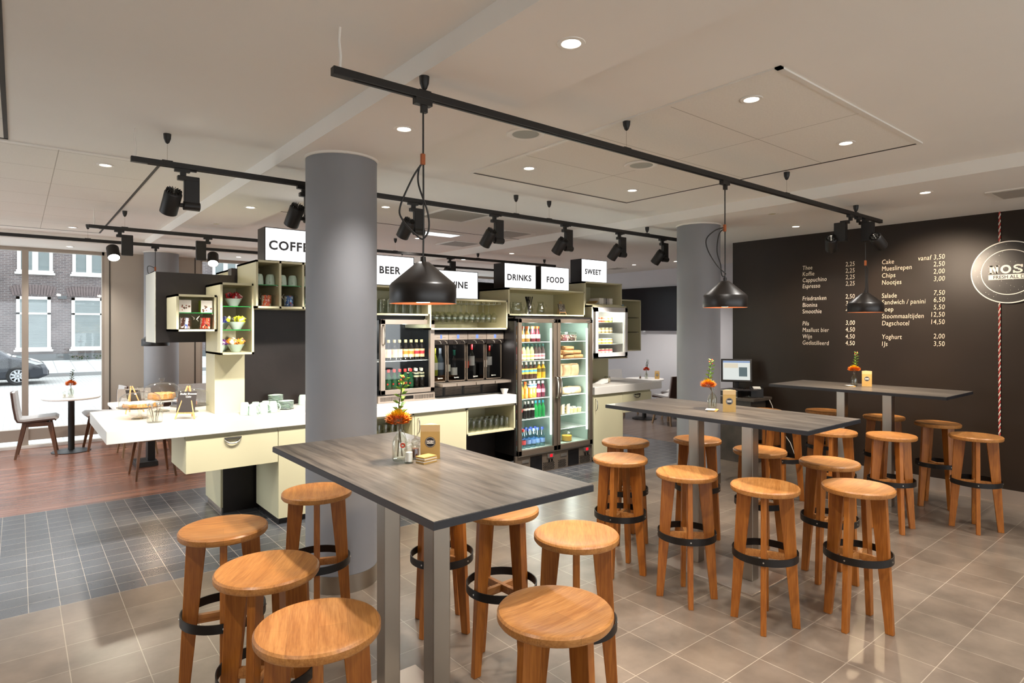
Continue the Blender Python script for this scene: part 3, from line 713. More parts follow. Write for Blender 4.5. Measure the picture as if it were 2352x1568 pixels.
def vase_flower(x, y, z, label, h=1.0, cols=('yellow', 'orange'), head=.052, lean=(0, 0), glabel='', bead=True, leafm='green', berries=True):
    t = thing('flower_vase', label, 'flower vase', (x, y, z))
    a = MB(); s = h
    a.lathe([(.0001, .003), (.030*s, .003), (.034*s, .010), (.034*s, .085*s), (.026*s, .105*s), (.012*s, .125*s), (.012*s, .155*s), (.015*s, .162*s)], 28, (x, y, z))
    a.lathe([(.0001, .012), (.028*s, .014), (.031*s, .085*s), (.023*s, .103*s), (.010*s, .124*s)], 20, (x, y, z))
    part('bottle_vase', a, M['dglass'], t)
    hx, hy, hz = x+lean[0], y+lean[1], z+.185*s
    a = MB(); a.tube([(x+.012, y, z+.02), (x, y, z+.13*s), (hx, hy, hz)], .0028, 6); a.tube([(x-.01, y, z+.02), (x, y+.002, z+.13*s), (hx+.006, hy+.004, z+.25*s), (hx+.02, hy-.012, z+.36*s)], .0025, 6); part('stem', a, M['stem'], t)
    a = MB(); petals(a, (hx, hy, hz), head, (-3, 4), 1); fl = part('flower_head', a, M[cols[1]], t, 'orange chrysanthemum head')
    a = MB(); petals(a, (hx, hy, hz+.006), head*.82, (3, 9), 2, .75); part('petal_centre', a, M[cols[0]], fl)
    a = MB(); rnd = random.Random(5)
    for k in range(16):
        q = .21*s+k*.0105*s; ang = k*2.2
        d = (math.cos(ang), math.sin(ang), .35+rnd.random()*.3)
        f_ = (q-.13*s)/(.23*s)
        leafmb(a, (hx+.02*f_, hy-.012*f_, z+q), d, .042*s*(1.15-f_*.35), .0105*s)
    part('leaves', a, M[leafm], t)
    if berries:
        a = MB()
        for k in range(9):
            a.sphere((hx+.02+.013*math.cos(k*2.1), hy-.012+.013*math.sin(k*2.1), z+.345*s+.014*(k % 3)), .006*s, 8, 6)
        part('berries', a, colmat('#d8603c'), t)
    if bead:
        a = MB(); a.tube([(x-.014, y-.01, z+.135*s), (x-.022, y-.03, z+.10*s), (x-.004, y-.037, z+.075*s), (x+.018, y-.03, z+.095*s), (x+.014, y-.008, z+.135*s)], .0012, 5); part('wire_loop', a, M['chrome'], t)
        a = MB(); q = Matrix.Translation((x-.006, y-.038, z+.075*s)) @ Vector((-.63, -.776, 0)).to_track_quat('Z', 'Y').to_matrix().to_4x4()
        a.lathe([(.005, .002), (.011, .003), (.0115, -.002), (.005, -.003)], 18, m=q); part('button', a, colmat('#c8482c'), t, 'red button on the wire')
    return t
def menu_card(x, y, z, ang, label, w=.088, h=.153):
    """triangular cardboard stand; ang = direction its logo side faces"""
    t = thing('menu_card', label, 'menu card', (x, y, z))
    R = Matrix.Translation((x, y, z)) @ Matrix.Rotation(ang+PI/2, 4, 'Z')
    d = w*.62
    a = MB(); a.prism([(-w/2, -d/2), (w/2, -d/2), (.0, d/2)], 0, h*.80, 'z', R); part('sleeve', a, M['cardboard'], t)
    a = MB(); a.prism([(-w/2, -d/2), (w/2, -d/2), (0, d/2)], h*.80, h, 'z', R); part('top_band', a, M['card_top'], t)
    F3 = (R.to_3x3() @ Matrix(((1, 0, 0), (0, 0, -1), (0, 1, 0))))
    q = R @ Matrix.Translation((0, -d/2-.0006, h*.49)) @ Matrix.Rotation(PI/2, 4, 'X')
    a = MB(); a.lathe([(.0001, 0), (.024, 0)], 32, m=q); lg = part('round_logo', a, M['black_ink'], t, 'black round logo')
    a = MB(); a.lathe([(.0205, .0003), (.0215, .0003)], 32, m=q); part('logo_ring', a, M['white_card'], lg)
    letter('logo_lettering', 'NOSH', .0115, R @ Vector((0, -d/2-.0012, h*.49+.000)), F3, M['white_card'], lg, align='CENTER', offset=.0006, extr=.0002)
    a = MB(); a.add([q @ Vector(v) for v in ((-.0155, -.0065, .0005), (.0155, -.0065, .0005), (.0155, -.002, .0005), (-.0155, -.002, .0005))], [(0, 1, 2, 3)]); part('logo_bar', a, M['white_card'], lg)
    return t
def mill(x, y, z, fill, label):
    t = thing('pepper_mill' if fill == 'pepper' else 'salt_mill', label, 'mill', (x, y, z))
    a = MB(); a.lathe([(.0001, .001), (.020, .001), (.021, .006), (.019, .012), (.0165, .05), (.021, .054), (.021, .058), (.013, .061), (.015, .066), (.0185, .075), (.0165, .086), (.008, .091), (.004, .094), (.006, .099), (.003, .104), (.0001, .105)], 24, (x, y, z)); part('clear_body', a, M['dglass'], t)
    a = MB(); a.lathe([(.0001, .008), (.015, .008), (.015, .047), (.0001, .047)], 20, (x, y, z)); part('contents', a, M[fill], t)
def coasters(x, y, z, ang, label, n=8, s=.075, spread=.002):
    t = thing('coaster_stack', label, 'coasters', (x, y, z)); rnd = random.Random(3)
    for k in range(n):
        R = Matrix.Translation((x+rnd.uniform(-1, 1)*spread, y+rnd.uniform(-1, 1)*spread, z+k*.0038)) @ Matrix.Rotation(ang+rnd.uniform(-.05, .05), 4, 'Z')
        a = MB(); a.box(-s/2, -s/2*.72, 0, s/2, s/2*.72, .0034, R); part('coaster', a, M['white_card'] if k % 3 == 2 else M['cardboard'], t)
vase_flower(1.318, 2.413, TT, 'glass bottle vase with a yellow and orange chrysanthemum on the nearest bar table', 1.0, head=.062, lean=(-.008, .0))
mill(1.330, 2.352, TT, 'salt', 'clear mill filled with white salt beside the large chrysanthemum vase')
mill(1.392, 2.405, TT, 'pepper', 'clear mill filled with brown peppercorns on the nearest bar table')
coasters(1.395, 2.312, TT, .2, 'small stack of square cardboard coasters on the nearest bar table')
menu_card(1.462, 2.385, TT, math.radians(-129), 'golden triangular menu card with black round logo on the nearest bar table')
vase_flower(3.89, 2.50, TT, 'glass vase with a yellow orange chrysanthemum on the middle bar table', .95, head=.058, lean=(-.02, .02), bead=False)
menu_card(3.87, 2.36, TT, math.radians(-135), 'golden triangular menu card on the middle bar table')
coasters(3.83, 2.45, TT, .5, 'loose flat pile of coasters beside the vase on the middle bar table', 3, .085, .02)
vase_flower(6.53, 2.587, TT, 'glass vase with an orange chrysanthemum on the table by the black wall', .9, head=.058, bead=False)
menu_card(6.60, 2.50, TT, math.radians(-150), 'golden triangular menu card on the table by the black wall')
coasters(6.46, 2.585, TT, .8, 'leaning pile of coasters before the vase on the table by the black wall', 3, .08, .02)

# ================================================================ BLACK MENU WALL
t = thing('menu_lettering', 'hand painted cream menu of dishes and prices on the black wall', 'menu', (XW-.001, 2.8, 1.5))
rows = [2.417, 2.342, 2.267, 2.192, None, 2.042, 1.962, 1.883, None, 1.736, 1.657, 1.577, 1.500]
c1 = ['Thee', 'Koffie', 'Cappuchino', 'Espresso', None, 'Frisdranken', 'Bionina', 'Smoothie', None, 'Pils', 'Maallust bier', 'Wijn', 'Gedistilleerd']
p1 = ['2,25', '2,25', '2,25', '2,25', None, '2,50', '3,50', '4,50', None, '3,00', '4,50', '4,50', '4,50']
c2 = ['Cake', 'Mueslirepen', 'Chips', 'Nootjes', None, 'Salade', 'Sandwich / panini', 'Soep', 'Stoommaaltijden', 'Dagschotel', None, 'Yoghurt', 'IJs']
p2 = ['vanaf 3,50', '2,50', '2,00', '3,00', None, '7,50', '6,50', '5,50', '12,50', '14,50', None, '2,00', '3,50']
rows2 = [2.417, 2.343, 2.266, 2.188, None, 2.041, 1.968, 1.890, 1.813, 1.735, None, 1.584, 1.505]
rj = random.Random(11)
for txt, rr, yy, al, dz in ((c1, rows, 3.574, 'LEFT', 0), (p1, rows, 2.968, 'RIGHT', .006), (c2, rows2, 2.687, 'LEFT', 0), (p2, rows2, 2.089, 'RIGHT', .012)):
    for s_, z_ in zip(txt, rr):
        if s_ == 'IJs': letter('menu_word', 'I', .073, (XW-.0005, yy, z_+dz), '-x', M['chalk'], t, extr=.0004, shear=.1, sx=.78); s_ = 'Js'; yy -= .022
        if s_: letter('menu_word', s_, .073, (XW-.0005, yy, z_+dz), '-x', M['chalk'], t, align=al, extr=.0004, shear=.10+rj.uniform(-.04, .04), sx=.78, offset=-.0002, spacing=1.06)
# round logo board on its rope
t = thing('logo_board', 'round black board with white rings and lettering hanging on the black wall', 'sign', (XW-.03, 1.55, 1.947))
def xdisk(a, x, y, z, rs, n=72):
    q = Matrix.Translation((x, y, z)) @ Matrix.Rotation(-PI/2, 4, 'Y'); a.lathe(rs, n, m=q, cap0=False, cap1=False, sm=False)
lc = (1.555, 2.251)
a = MB(); xdisk(a, XW-.022, *lc, [(.0001, -.012), (.304, -.012), (.304, .008), (.0001, .008)]); part('disc', a, mat('worn_black_board', '#1c1714', .35, noise=.35, scale=5), t)
a = MB(); xdisk(a, XW-.0305, *lc, [(.294, 0), (.304, 0)]); xdisk(a, XW-.0305, *lc, [(.214, 0), (.221, 0)])
for k in range(90):
    q = rj.random()*2*PI; r_ = rj.choice([rj.uniform(.22, .29), rj.uniform(.05, .21)]); sz_ = rj.uniform(.0006, .0022)
    y_, z_ = lc[0]+r_*math.cos(q), lc[1]+r_*math.sin(q)
    a.add([(XW-.0306, y_-sz_, z_), (XW-.0306, y_, z_-sz_), (XW-.0306, y_+sz_, z_), (XW-.0306, y_, z_+sz_*1.5)], [(0, 1, 2, 3)])
part('white_rings', a, M['white_card'], t, 'thin white rings and specks')
# slab serif letters N O S H
def slab(ch):
    def rect(x0, y0, x1, y1): return [(x0, y0), (x1, y0), (x1, y1), (x0, y1)]
    if ch == 'N': return [rect(0, 0, .42, .17), rect(0, .83, .40, 1), rect(.10, 0, .32, 1), rect(.68, 0, .90, 1), rect(.60, .83, 1, 1), [(.14, 1), (.40, 1), (.90, 0), (.66, 0)]]
    if ch == 'H': return [rect(0, 0, .42, .17), rect(0, .83, .42, 1), rect(.58, 0, 1, .17), rect(.58, .83, 1, 1), rect(.10, 0, .32, 1), rect(.68, 0, .90, 1), rect(.3, .41, .7, .59)]
    return []
a = MB(); lw, lh = .085, .083; y00 = lc[0]+.158; zb = lc[1]-.012
def put(poly, k, dx=0):
    a.add([(XW-.0312, y00-k*(lw+.008)-p*lw, zb+q*lh) for p, q in poly], [tuple(range(len(poly)))])
for k, ch in enumerate('NOSH'):
    for pl in slab(ch): put(pl, k)
def arc(k, cx, cyy, rx, ry, th, a0, a1, n=18):
    for i in range(n):
        q0, q1 = a0+(a1-a0)*i/n, a0+(a1-a0)*(i+1)/n
        put([(cx+rx*math.cos(q0), cyy+ry*math.sin(q0)), (cx+rx*math.cos(q1), cyy+ry*math.sin(q1)), (cx+(rx-th)*math.cos(q1), cyy+(ry-th)*math.sin(q1)), (cx+(rx-th)*math.cos(q0), cyy+(ry-th)*math.sin(q0))], k)
arc(1, .5, .5, .49, .51, .22, 0, 2*PI, 30)
arc(2, .5, .735, .40, .27, .18, .1*PI, 1.5*PI); arc(2, .5, .265, .42, .27, .18, .5*PI, -.9*PI)
put([(.78, .66), (.94, .66), (.94, .98), (.78, .98)], 2); put([(.06, .02), (.22, .02), (.22, .34), (.06, .34)], 2)
part('logo_lettering', a, M['white_card'], t, 'white slab serif NOSH')
a = MB(); a.box(XW-.0316, y00-.372, zb-.058, XW-.0310, y00+.002, zb-.010); bar = part('logo_bar', a, M['white_card'], t)
letter('bar_lettering', 'FRESH ALL DAY', .046, (XW-.0318, lc[0]-.028, zb-.050), '-x', M['black_ink'], bar, align='CENTER', offset=.0009, extr=.0002, sx=.93)
a = MB()
for s_, mm in ((0, 0), (PI, 1)):
    a.cur = mm
    for (za, zb2) in ((2.552, 2.85), (.62, 1.95)):
        n = int((zb2-za)/.008); a.tube([(XW-.012+.005*math.cos(s_+i*.8), 1.63+.005*math.sin(s_+i*.8), za+(zb2-za)*i/n) for i in range(n+1)], .0052, 6)
solo('hanging_rope', a, [M['rope_red'], M['rope_white']], 'red and white twisted rope hanging down the black wall behind the round logo', 'rope')

# ================================================================ SERVING ISLAND
def bx(*a): return MB().box(*a)
YF = 5.373
solo('countertop', bx(.509, 5.35, .85, 4.41, 6.67, .95), M['counter'], 'long thick white worktop of the serving island, left part running to the fridge', 'countertop', bevel=.004)
solo('countertop', bx(5.70, 5.35, .85, 7.07, 6.45, .95), M['counter'], 'short thick white worktop at the right end of the island', 'countertop', bevel=.004)
def dhandle(x, z, parent, vertical=False, y=YF):
    a = MB(); n = 12
    if vertical: pts = [(x+.0, y-.005, z+.075)]+[(x+.0, y-.005-.032*math.sin(PI*i/n), z+.075*math.cos(PI*i/n)) for i in range(1, n)]+[(x, y-.005, z-.075)]
    else: pts = [(x-.062*math.cos(PI*i/n), y-.006-.012*math.sin(PI*i/n), z-.042*math.sin(PI*i/n)) for i in range(n+1)]+[(x-.062+.0, y-.006, z)]
    a.tube(pts, .0055, 8)
    if not vertical: a.box(x-.066, y-.016, z-.002, x+.066, y-.002, z+.010)
    part('handle', a, M['chrome'], parent, 'satin metal handle')
def cabinet(label, x0, x1, z0, z1, fronts, yb=6.0, plinth=True, left_open=False):
    t = thing('base_cabinet', label, 'cabinet', ((x0+x1)/2, (YF+yb)/2, 0 if plinth else z0))
    a = MB(); zb = max(z0, .055 if plinth else z0)
    a.box(x0, YF+.02, zb, x1, yb, .848); a.box(x0, YF+.03, .82, x1, YF+.05, .85)
    part('body', a, M['cream'], t)
    if plinth:
        a = bx(x0+.02, YF+.05, 0, x1-.0, yb-.05, .055); part('plinth', a, M['black_panel'], t)
    for (fx0, fx1, fz0, fz1, kind, hx, hz) in fronts:
        a = bx(fx0+.0015, YF, fz0+.001, fx1-.0015, YF+.02, fz1); p = part(kind, a, M['cream'], t, bevel=.001)
        if hx is not None: dhandle(hx, hz, p, vertical=(kind == 'door'))
    return t
cabinet('wide cream drawer unit hanging under the left end of the worktop', 1.037, 1.755, .55, .82, [(1.037, 1.755, .55, .82, 'drawer_front', 1.386, .80)], 5.95, False)
cabinet('tall cream floor cabinet behind the nearest bar table, partly hidden by the thick pillar', 1.757, 2.66, .055, .82, [(1.757, 2.2, .055, .82, 'door', None, 0), (2.2, 2.66, .055, .82, 'door', None, 0)], 6.0)
cabinet('cream cabinet with one vertical handle between two open glass shelves', 3.10, 3.735, .055, .82, [(3.10, 3.735, .055, .82, 'door', 3.14, .72)], 6.0)
cabinet('cream floor cabinet with vertical handle right of the tall fridge', 5.70, 6.268, .02, .82, [(5.70, 6.268, .02, .82, 'door', 5.735, .72)], 6.0)
cabinet('cream drawer unit under the right end of the worktop', 6.27, 6.866, .572, .82, [(6.27, 6.866, .572, .82, 'drawer_front', 6.55, .80)], 6.0, False)
# set-back foot of the left end
t = thing('island_foot', 'pale set-back foot block under the left worktop with a black front', 'cabinet', (1.6, 6.4, 0))
part('side_panel', bx(1.455, 6.05, .05, 1.475, 6.62, .85), M['cream'], t); part('body', bx(1.475, 6.06, .05, 2.4, 6.60, .85), M['cream'], t)
part('front_panel', bx(1.475, 6.045, .0, 1.80, 6.06, .85), M['black_panel'], t, 'black front panel'); part('plinth', bx(1.47, 6.08, 0, 2.4, 6.6, .05), M['steelh'], t)
def open_shelf(name, label, x0, x1, y0, y1, z0, z1, t_=.018, dividers=(), glass=(), back=True, cat='shelf', glassm=None):
    t = thing(name, label, cat, ((x0+x1)/2, (y0+y1)/2, z0))
    a = MB(); a.box(x0, y0, z0, x1, y1, z0+t_); a.box(x0, y0, z1-t_, x1, y1, z1); a.box(x0, y0, z0, x0+t_, y1, z1); a.box(x1-t_, y0, z0, x1, y1, z1)
    if back: a.box(x0, y1-t_, z0, x1, y1, z1)
    for d in dividers: a.box(d-t_/2, y0, z0, d+t_/2, y1, z1)
    part('carcass', a, M['cream'], t)
    for g in glass:
        xs = [x0+t_]+[v for d in dividers for v in (d-t_/2, d+t_/2)]+[x1-t_]
        for i in range(0, len(xs), 2):
            a = MB(); a.box(xs[i], y0+.03, g-.006, xs[i+1], y1-t_, g, None); p = part('glass_shelf', a, M['glass'], t)
            a = bx(xs[i], y0+.028, g-.0065, xs[i+1], y0+.031, g+.0005); part('polished_edge', a, glassm or M['green_edge'], p, 'green polished edge')
            a = MB()
            for xx in (xs[i], xs[i+1]-.012): a.box(xx, y0+.04, g-.014, xx+.012, y0+.052, g-.006)
            part('shelf_pins', a, M['white_card'], p, kind='stuff')
    return t
open_shelf('open_shelf', 'low open cream shelf with drinking glasses under the worktop, left of the tall fridge', 3.74, 4.41, YF, 5.95, .548, .848)
open_shelf('open_shelf', 'low open cream shelf under the worktop behind the chrysanthemum vase', 2.665, 3.095, YF, 5.95, .60, .848)
solo('recess_panel', bx(3.74, 5.75, 0, 4.41, 5.78, .548), M['black_panel'], 'black recessed panel on the floor under the open glass shelf', 'panel')
solo('recess_panel', bx(2.665, 5.75, 0, 3.095, 5.78, .60), M['black_panel'], 'black recessed panel below the shelf behind the chrysanthemum vase', 'panel')
# upright spine
t = thing('display_block', 'big charcoal block with pale end floating above the left worktop', 'display block', (1.25, 6.3, 1.58))
part('core', bx(.942, 6.10, 1.582, 1.56, 6.56, 2.198), M['cream'], t); part('front_panel', bx(.939, 6.09, 1.58, 1.56, 6.10, 2.20), M['black_panel'], t, 'charcoal front'); part('end_panel', bx(.932, 6.09, 1.58, .942, 6.561, 2.20), mat('pale_grey_laminate', '#c9c8bd', .45), t, 'pale grey end')
solo('support_column', bx(1.354, 5.83, .95, 1.606, 6.15, 1.50), M['cream'], 'cream column rising from the left worktop to the snack box', 'column', bevel=.002)
solo('back_panel', bx(1.562, 6.10, .95, 4.41, 6.22, 2.27), M['black_panel'], 'long charcoal back panel standing on the left worktop', 'back panel')
solo('back_panel', bx(4.41, 6.10, 1.0, 5.70, 6.22, 2.27), M['black_panel'], 'charcoal back panel behind the tall fridge', 'back panel')
solo('back_panel', bx(5.70, 5.95, .95, 6.62, 6.05, 1.95), M['cream'], 'cream back panel on the right worktop under the small fridge', 'back panel')
open_shelf('wall_box', 'cream box on the far side of the display seen above the charcoal block', 1.58, 2.2, 6.26, 6.75, 2.0, 2.27, back=False)
box1 = open_shelf('wall_box', 'small cream box shelf with candy jars and white boxes, farthest left', 1.021, 1.330, 5.654, 6.09, 1.680, 1.990, glass=(1.839,))
box2 = open_shelf('wall_box', 'tall cream box shelf with three tiers of snack bowls', 1.337, 1.611, 5.567, 6.09, 1.480, 2.096, glass=(1.694, 1.897))
box3 = open_shelf('wall_box', 'cream box shelf with mint cups and sachet jars under the coffee sign', 1.607, 2.43, 5.497, 6.09, 1.882, 2.301, dividers=(1.815, 2.02, 2.225), glass=(2.09,))
open_shelf('wall_box', 'cream box shelf full of tumblers under the beer sign', 2.45, 3.355, 5.50, 6.09, 1.835, 2.13)
open_shelf('wall_box', 'wide cream box with wine glasses hanging inside', 3.357, 4.40, 5.50, 6.09, 1.688, 2.022)
open_shelf('wall_box', 'cream box with jugs and a small board on top of the tall fridge', 4.413, 5.672, 5.50, 6.09, 1.852, 2.170)
open_shelf('wall_box', 'cream box with piled magazines under the sweet sign', 5.674, 6.395, 5.50, 6.09, 1.998, 2.301)
open_shelf('wall_box', 'slim cream box with dark glass shelves at the right end of the display', 6.66, 7.105, 5.75, 6.15, 1.369, 2.108, glass=(1.644, 1.853), glassm=M['black_gloss'])
t = thing('fridge_housing', 'cream surround holding the small white fridge', 'cabinet', (6.1, 5.7, 1.294))
a = MB(); a.box(5.748, 5.45, 1.294, 6.449, 5.95, 1.312); a.box(5.748, 5.45, 1.978, 6.449, 5.95, 1.996); a.box(5.748, 5.45, 1.294, 5.766, 5.95, 1.996); a.box(6.431, 5.45, 1.294, 6.449, 5.95, 1.996); part('surround', a, M['cream'], t)

# ---- illuminated signs
def sign(word, x0, x1, z0, z1, tx, tz, size, label, y=5.55, depth=.2):
    t = thing('illuminated_sign', label, 'sign', ((x0+x1)/2, y+depth/2, z0))
    part('housing', bx(x0, y+.004, z0, x1, y+depth, z1), M['black_panel'], t)
    a = MB(); w_ = .007; a.box(x0, y-.002, z0, x1, y+.006, z0+w_); a.box(x0, y-.002, z1-w_, x1, y+.006, z1); a.box(x0, y-.002, z0, x0+w_, y+.006, z1); a.box(x1-w_, y-.002, z0, x1, y+.006, z1); part('frame', a, M['black_matt'], t)
    f_ = part('lit_face', bx(x0+w_, y, z0+w_, x1-w_, y+.003, z1-w_), M['sign'], t, 'glowing white face')
    letter('lettering', word, size, (tx, y-.0015, tz), '-y', M['signtext'], f_, offset=size*.034, extr=.0008, spacing=1.12)
sign('COFFEE', 1.696, 2.30, 2.304, 2.603, 1.730, 2.408, .112, 'illuminated COFFEE sign on top of the mint cup shelf, cut off by the pillar')
sign('BEER', 2.60, 3.198, 2.134, 2.438, 2.800, 2.255, .100, 'illuminated BEER sign right of the thick pillar')
sign('WINE', 3.40, 4.016, 2.025, 2.330, 3.60, 2.143, .100, 'illuminated WINE sign half behind the big pendant lamp')
sign('DRINKS', 4.39, 4.881, 2.172, 2.466, 4.432, 2.267, .098, 'illuminated DRINKS sign above the tall fridge')
sign('FOOD', 4.958, 5.44, 2.172, 2.462, 5.052, 2.268, .098, 'illuminated FOOD sign between drinks and sweet')
sign('SWEET', 5.66, 6.149, 2.303, 2.600, 5.725, 2.408, .092, 'illuminated SWEET sign at the right end')

# ---- crockery, glasses, bottles -------------------------------------------------
def mug_up():   # standing upside down
    t = thing('mug', 'x', 'mug')
    a = MB(); a.lathe([(.0001, .001), (.036, .0), (.041, .002), (.041, .03), (.037, .075), (.030, .094), (.026, .098), (.0001, .098)], 28); part('body', a, M['mint'], t)
    a = MB(); a.tube([(.036, 0, .025), (.052, 0, .02), (.066, 0, .035), (.064, 0, .06), (.050, 0, .078), (.034, 0, .078)], .0048, 8); part('handle', a, M['mint'], t)
    return t
mg = Proto(mug_up())
for x, y, z, r, l in ((1.60, 5.54, .95, -60, 'mint mug upside down on the worktop, front of the cluster, leftmost'), (1.545, 5.60, .95, -60, 'mint mug upside down on the worktop, at the column side of the cluster'),
        (1.70, 5.60, .95, -40, 'mint mug upside down on the worktop, front row middle, handle to the right'), (1.655, 5.67, .95, -40, 'mint mug upside down on the worktop, back row of the cluster, left'),
        (1.79, 5.62, .95, -40, 'mint mug upside down on the worktop, front row nearest the saucers'), (1.75, 5.70, .95, -40, 'mint mug upside down on the worktop, back row of the cluster, right'),
        (1.57, 5.70, .95, -60, 'mint mug upside down on the worktop, hindmost against the column'),
        (2.19, 5.98, .95, -20, 'single mint mug upside down on the worktop beside the thick pillar'),
        (1.665, 5.62, 2.09, -110, 'mint cup upside down on the upper shelf, first from the left'), (1.765, 5.62, 2.09, -110, 'mint cup upside down on the upper shelf, second from the left'),
        (1.87, 5.62, 2.09, -110, 'mint cup upside down on the upper shelf, third from the left'), (1.965, 5.62, 2.09, -110, 'mint cup upside down on the upper shelf, fourth from the left'),
        (2.075, 5.62, 2.09, -110, 'mint cup upside down on the upper shelf, cut off by the pillar')):
    mg.put((x, y, z), math.radians(r), l, 'mint mugs and cups')
def saucer():
    a = MB(); a.lathe([(.0001, .002), (.030, .0), (.034, .003), (.066, .012), (.070, .0145), (.066, .0165), (.032, .008), (.0001, .007)], 32)
    me = a.mesh('saucer', M['mint']); o = bpy.data.objects.new('saucer', me); C.objects.link(o); return tag(o, 'x', 'saucer')
sc_ = Proto(saucer())
for k in range(6): sc_.put((1.955, 5.76, .95+k*.0125), 0, 'mint saucer in the right stack on the worktop', 'right stack of saucers')
for k in range(9): sc_.put((1.93, 5.98, .95+k*.0125), 0, 'mint saucer in the taller rear stack on the worktop', 'rear stack of saucers')
def simple(name, cat, mb, m, label=None):
    me = mb.mesh(name, m); o = bpy.data.objects.new(name, me); C.objects.link(o); return tag(o, label or 'x', cat)
def wineglass():   # hanging upside down, foot at z=0, bowl below
    t = thing('wine_glass', 'x', 'wine glass')
    a = MB(); a.lathe([(.0001, 0), (.034, -.001), (.034, -.004), (.008, -.010), (.004, -.020), (.0035, -.085)], 20); part('stem', a, M['dglass'], t)
    a = MB(); a.lathe([(.0035, -.085), (.016, -.096), (.034, -.125), (.038, -.150), (.034, -.185), (.030, -.205), (.0285, -.205), (.033, -.18), (.036, -.15), (.032, -.127), (.012, -.099)], 20); part('bowl', a, M['dglass'], t)
    return t
wg = Proto(wineglass())
for r_ in range(3):
    for k in range(12 if r_ < 2 else 10): wg.put((3.42+k*.078, 5.60+r_*.10, 1.972), 0, 'clear wine glass hanging upside down from the rail in the cream box', 'hanging wine glasses')
t = thing('glass_rack', 'thin white wire hanging rack in the top of the wine glass box', 'rack', (3.87, 5.7, 1.975))
a = MB()
for k in range(13):
    x = 3.385+k*.078; a.tube([(x, 5.56, 2.0), (x, 5.56, 1.978), (x, 5.86, 1.978), (x, 5.86, 2.0)], .0022, 6)
    a.tube([(x+.022, 5.56, 2.0), (x+.022, 5.56, 1.978), (x+.022, 5.86, 1.978), (x+.022, 5.86, 2.0)], .0022, 6)
part('rails', a, M['wire'], t)
def tumbler(r1, r2, h, m=None):
    a = MB(); a.lathe([(.0001, h), (r2, h), (r2+.001, h-.004), (r1, 0), (r1-.0018, 0), (r2-.001, h-.01), (.0001, h-.01)], 18)
    return simple('drinking_glass', 'glass', a, m or M['dglass'])
tg = Proto(tumbler(.034, .030, .125))
for j in range(3):
    for k in range(8): tg.put((3.80+k*.078+j*.012, 5.45+j*.10, .566), 0, 'clear drinking glass upside down on the low open shelf by the tall fridge', 'glasses on the low shelf')
for k in range(5): tg.put((2.72+k*.075, 5.55, .618), 0, 'clear drinking glass on the low shelf behind the chrysanthemum vase', 'glasses on the hidden low shelf')
tg2 = Proto(tumbler(.038, .028, .15))
for j in range(3):
    for k in range(10): tg2.put((2.50+k*.085, 5.58+j*.10, 1.853), 0, 'clear tumbler upside down in the box under the beer sign', 'tumblers under the beer sign')

def bottle(h, r, body, capc, labelc=None, lz=(.25, .55), neck=.45, nr=.3, cap_h=.03, shoulder=.62, label2=None, clear=False):
    t = thing('drink_bottle', 'x', 'bottle')
    a = MB(); a.lathe([(.0001, .001), (r*.92, .001), (r, .006), (r, h*shoulder*.9), (r*.9, h*shoulder), (r*nr*1.15, h*(shoulder+.16)), (r*nr, h*(shoulder+.2)), (r*nr, h-cap_h*.5)], 18, cap1=True)
    part('body', a, M[body] if body in M else colmat(body, .12), t)
    a = MB(); a.lathe([(r*nr*1.1, h-cap_h), (r*nr*1.25, h-cap_h), (r*nr*1.25, h-.002), (r*nr, h), (.0001, h)], 14); part('cap', a, colmat(capc, .35), t)
    if labelc:
        a = MB(); a.lathe([(r+.0006, h*lz[0]), (r+.0006, h*lz[1])], 18); lb = part('label_band', a, colmat(labelc, .5), t)
        if label2:
            a = MB(); a.lathe([(r+.001, h*(lz[0]*.62+lz[1]*.38)), (r+.001, h*(lz[0]*.25+lz[1]*.75))], 18); part('label_print', a, colmat(label2, .5), lb)
    return t
# ---- tall double fridge
FX0, FX1, FY, FB = 4.413, 5.673, 5.36, 5.98
t = thing('drinks_fridge', 'tall double door display fridge with dark steel frame full of drinks and bread bags', 'fridge', (5.04, 5.7, 0))
a = MB()
a.box(FX0, FY+.03, .24, FX0+.03, FB, 1.815); a.box(FX1-.03, FY+.05, .24, FX1, FB, 1.815); a.box(FX0, FY+.03, 1.785, FX1, FB, 1.83); a.box(FX0, FB-.03, .03, FX1, FB, 1.83); a.box(5.04, FY+.05, .24, 5.06, FB, 1.8)
a.box(FX0, FY+.012, 1.81, FX1, FY+.05, 1.835)
part('casing', a, M['black_plastic'], t)
a = MB(); a.box(4.444, FY+.06, .28, 4.45, FB-.031, 1.78); a.box(5.64, FY+.06, .28, 5.645, FB-.031, 1.78); a.box(4.44, FB-.036, .28, 5.645, FB-.031, 1.78); a.box(4.444, FY+.05, .27, 5.645, FB-.03, .29); a.box(5.034, FY+.06, .28, 5.04, FB-.03, 1.78); a.box(5.06, FY+.06, .28, 5.066, FB-.03, 1.78); a.box(4.444, FY+.05, 1.775, 5.645, FB-.03, 1.786)
part('lining', a, M['fridge_in'], t, 'pale green grey inner lining')
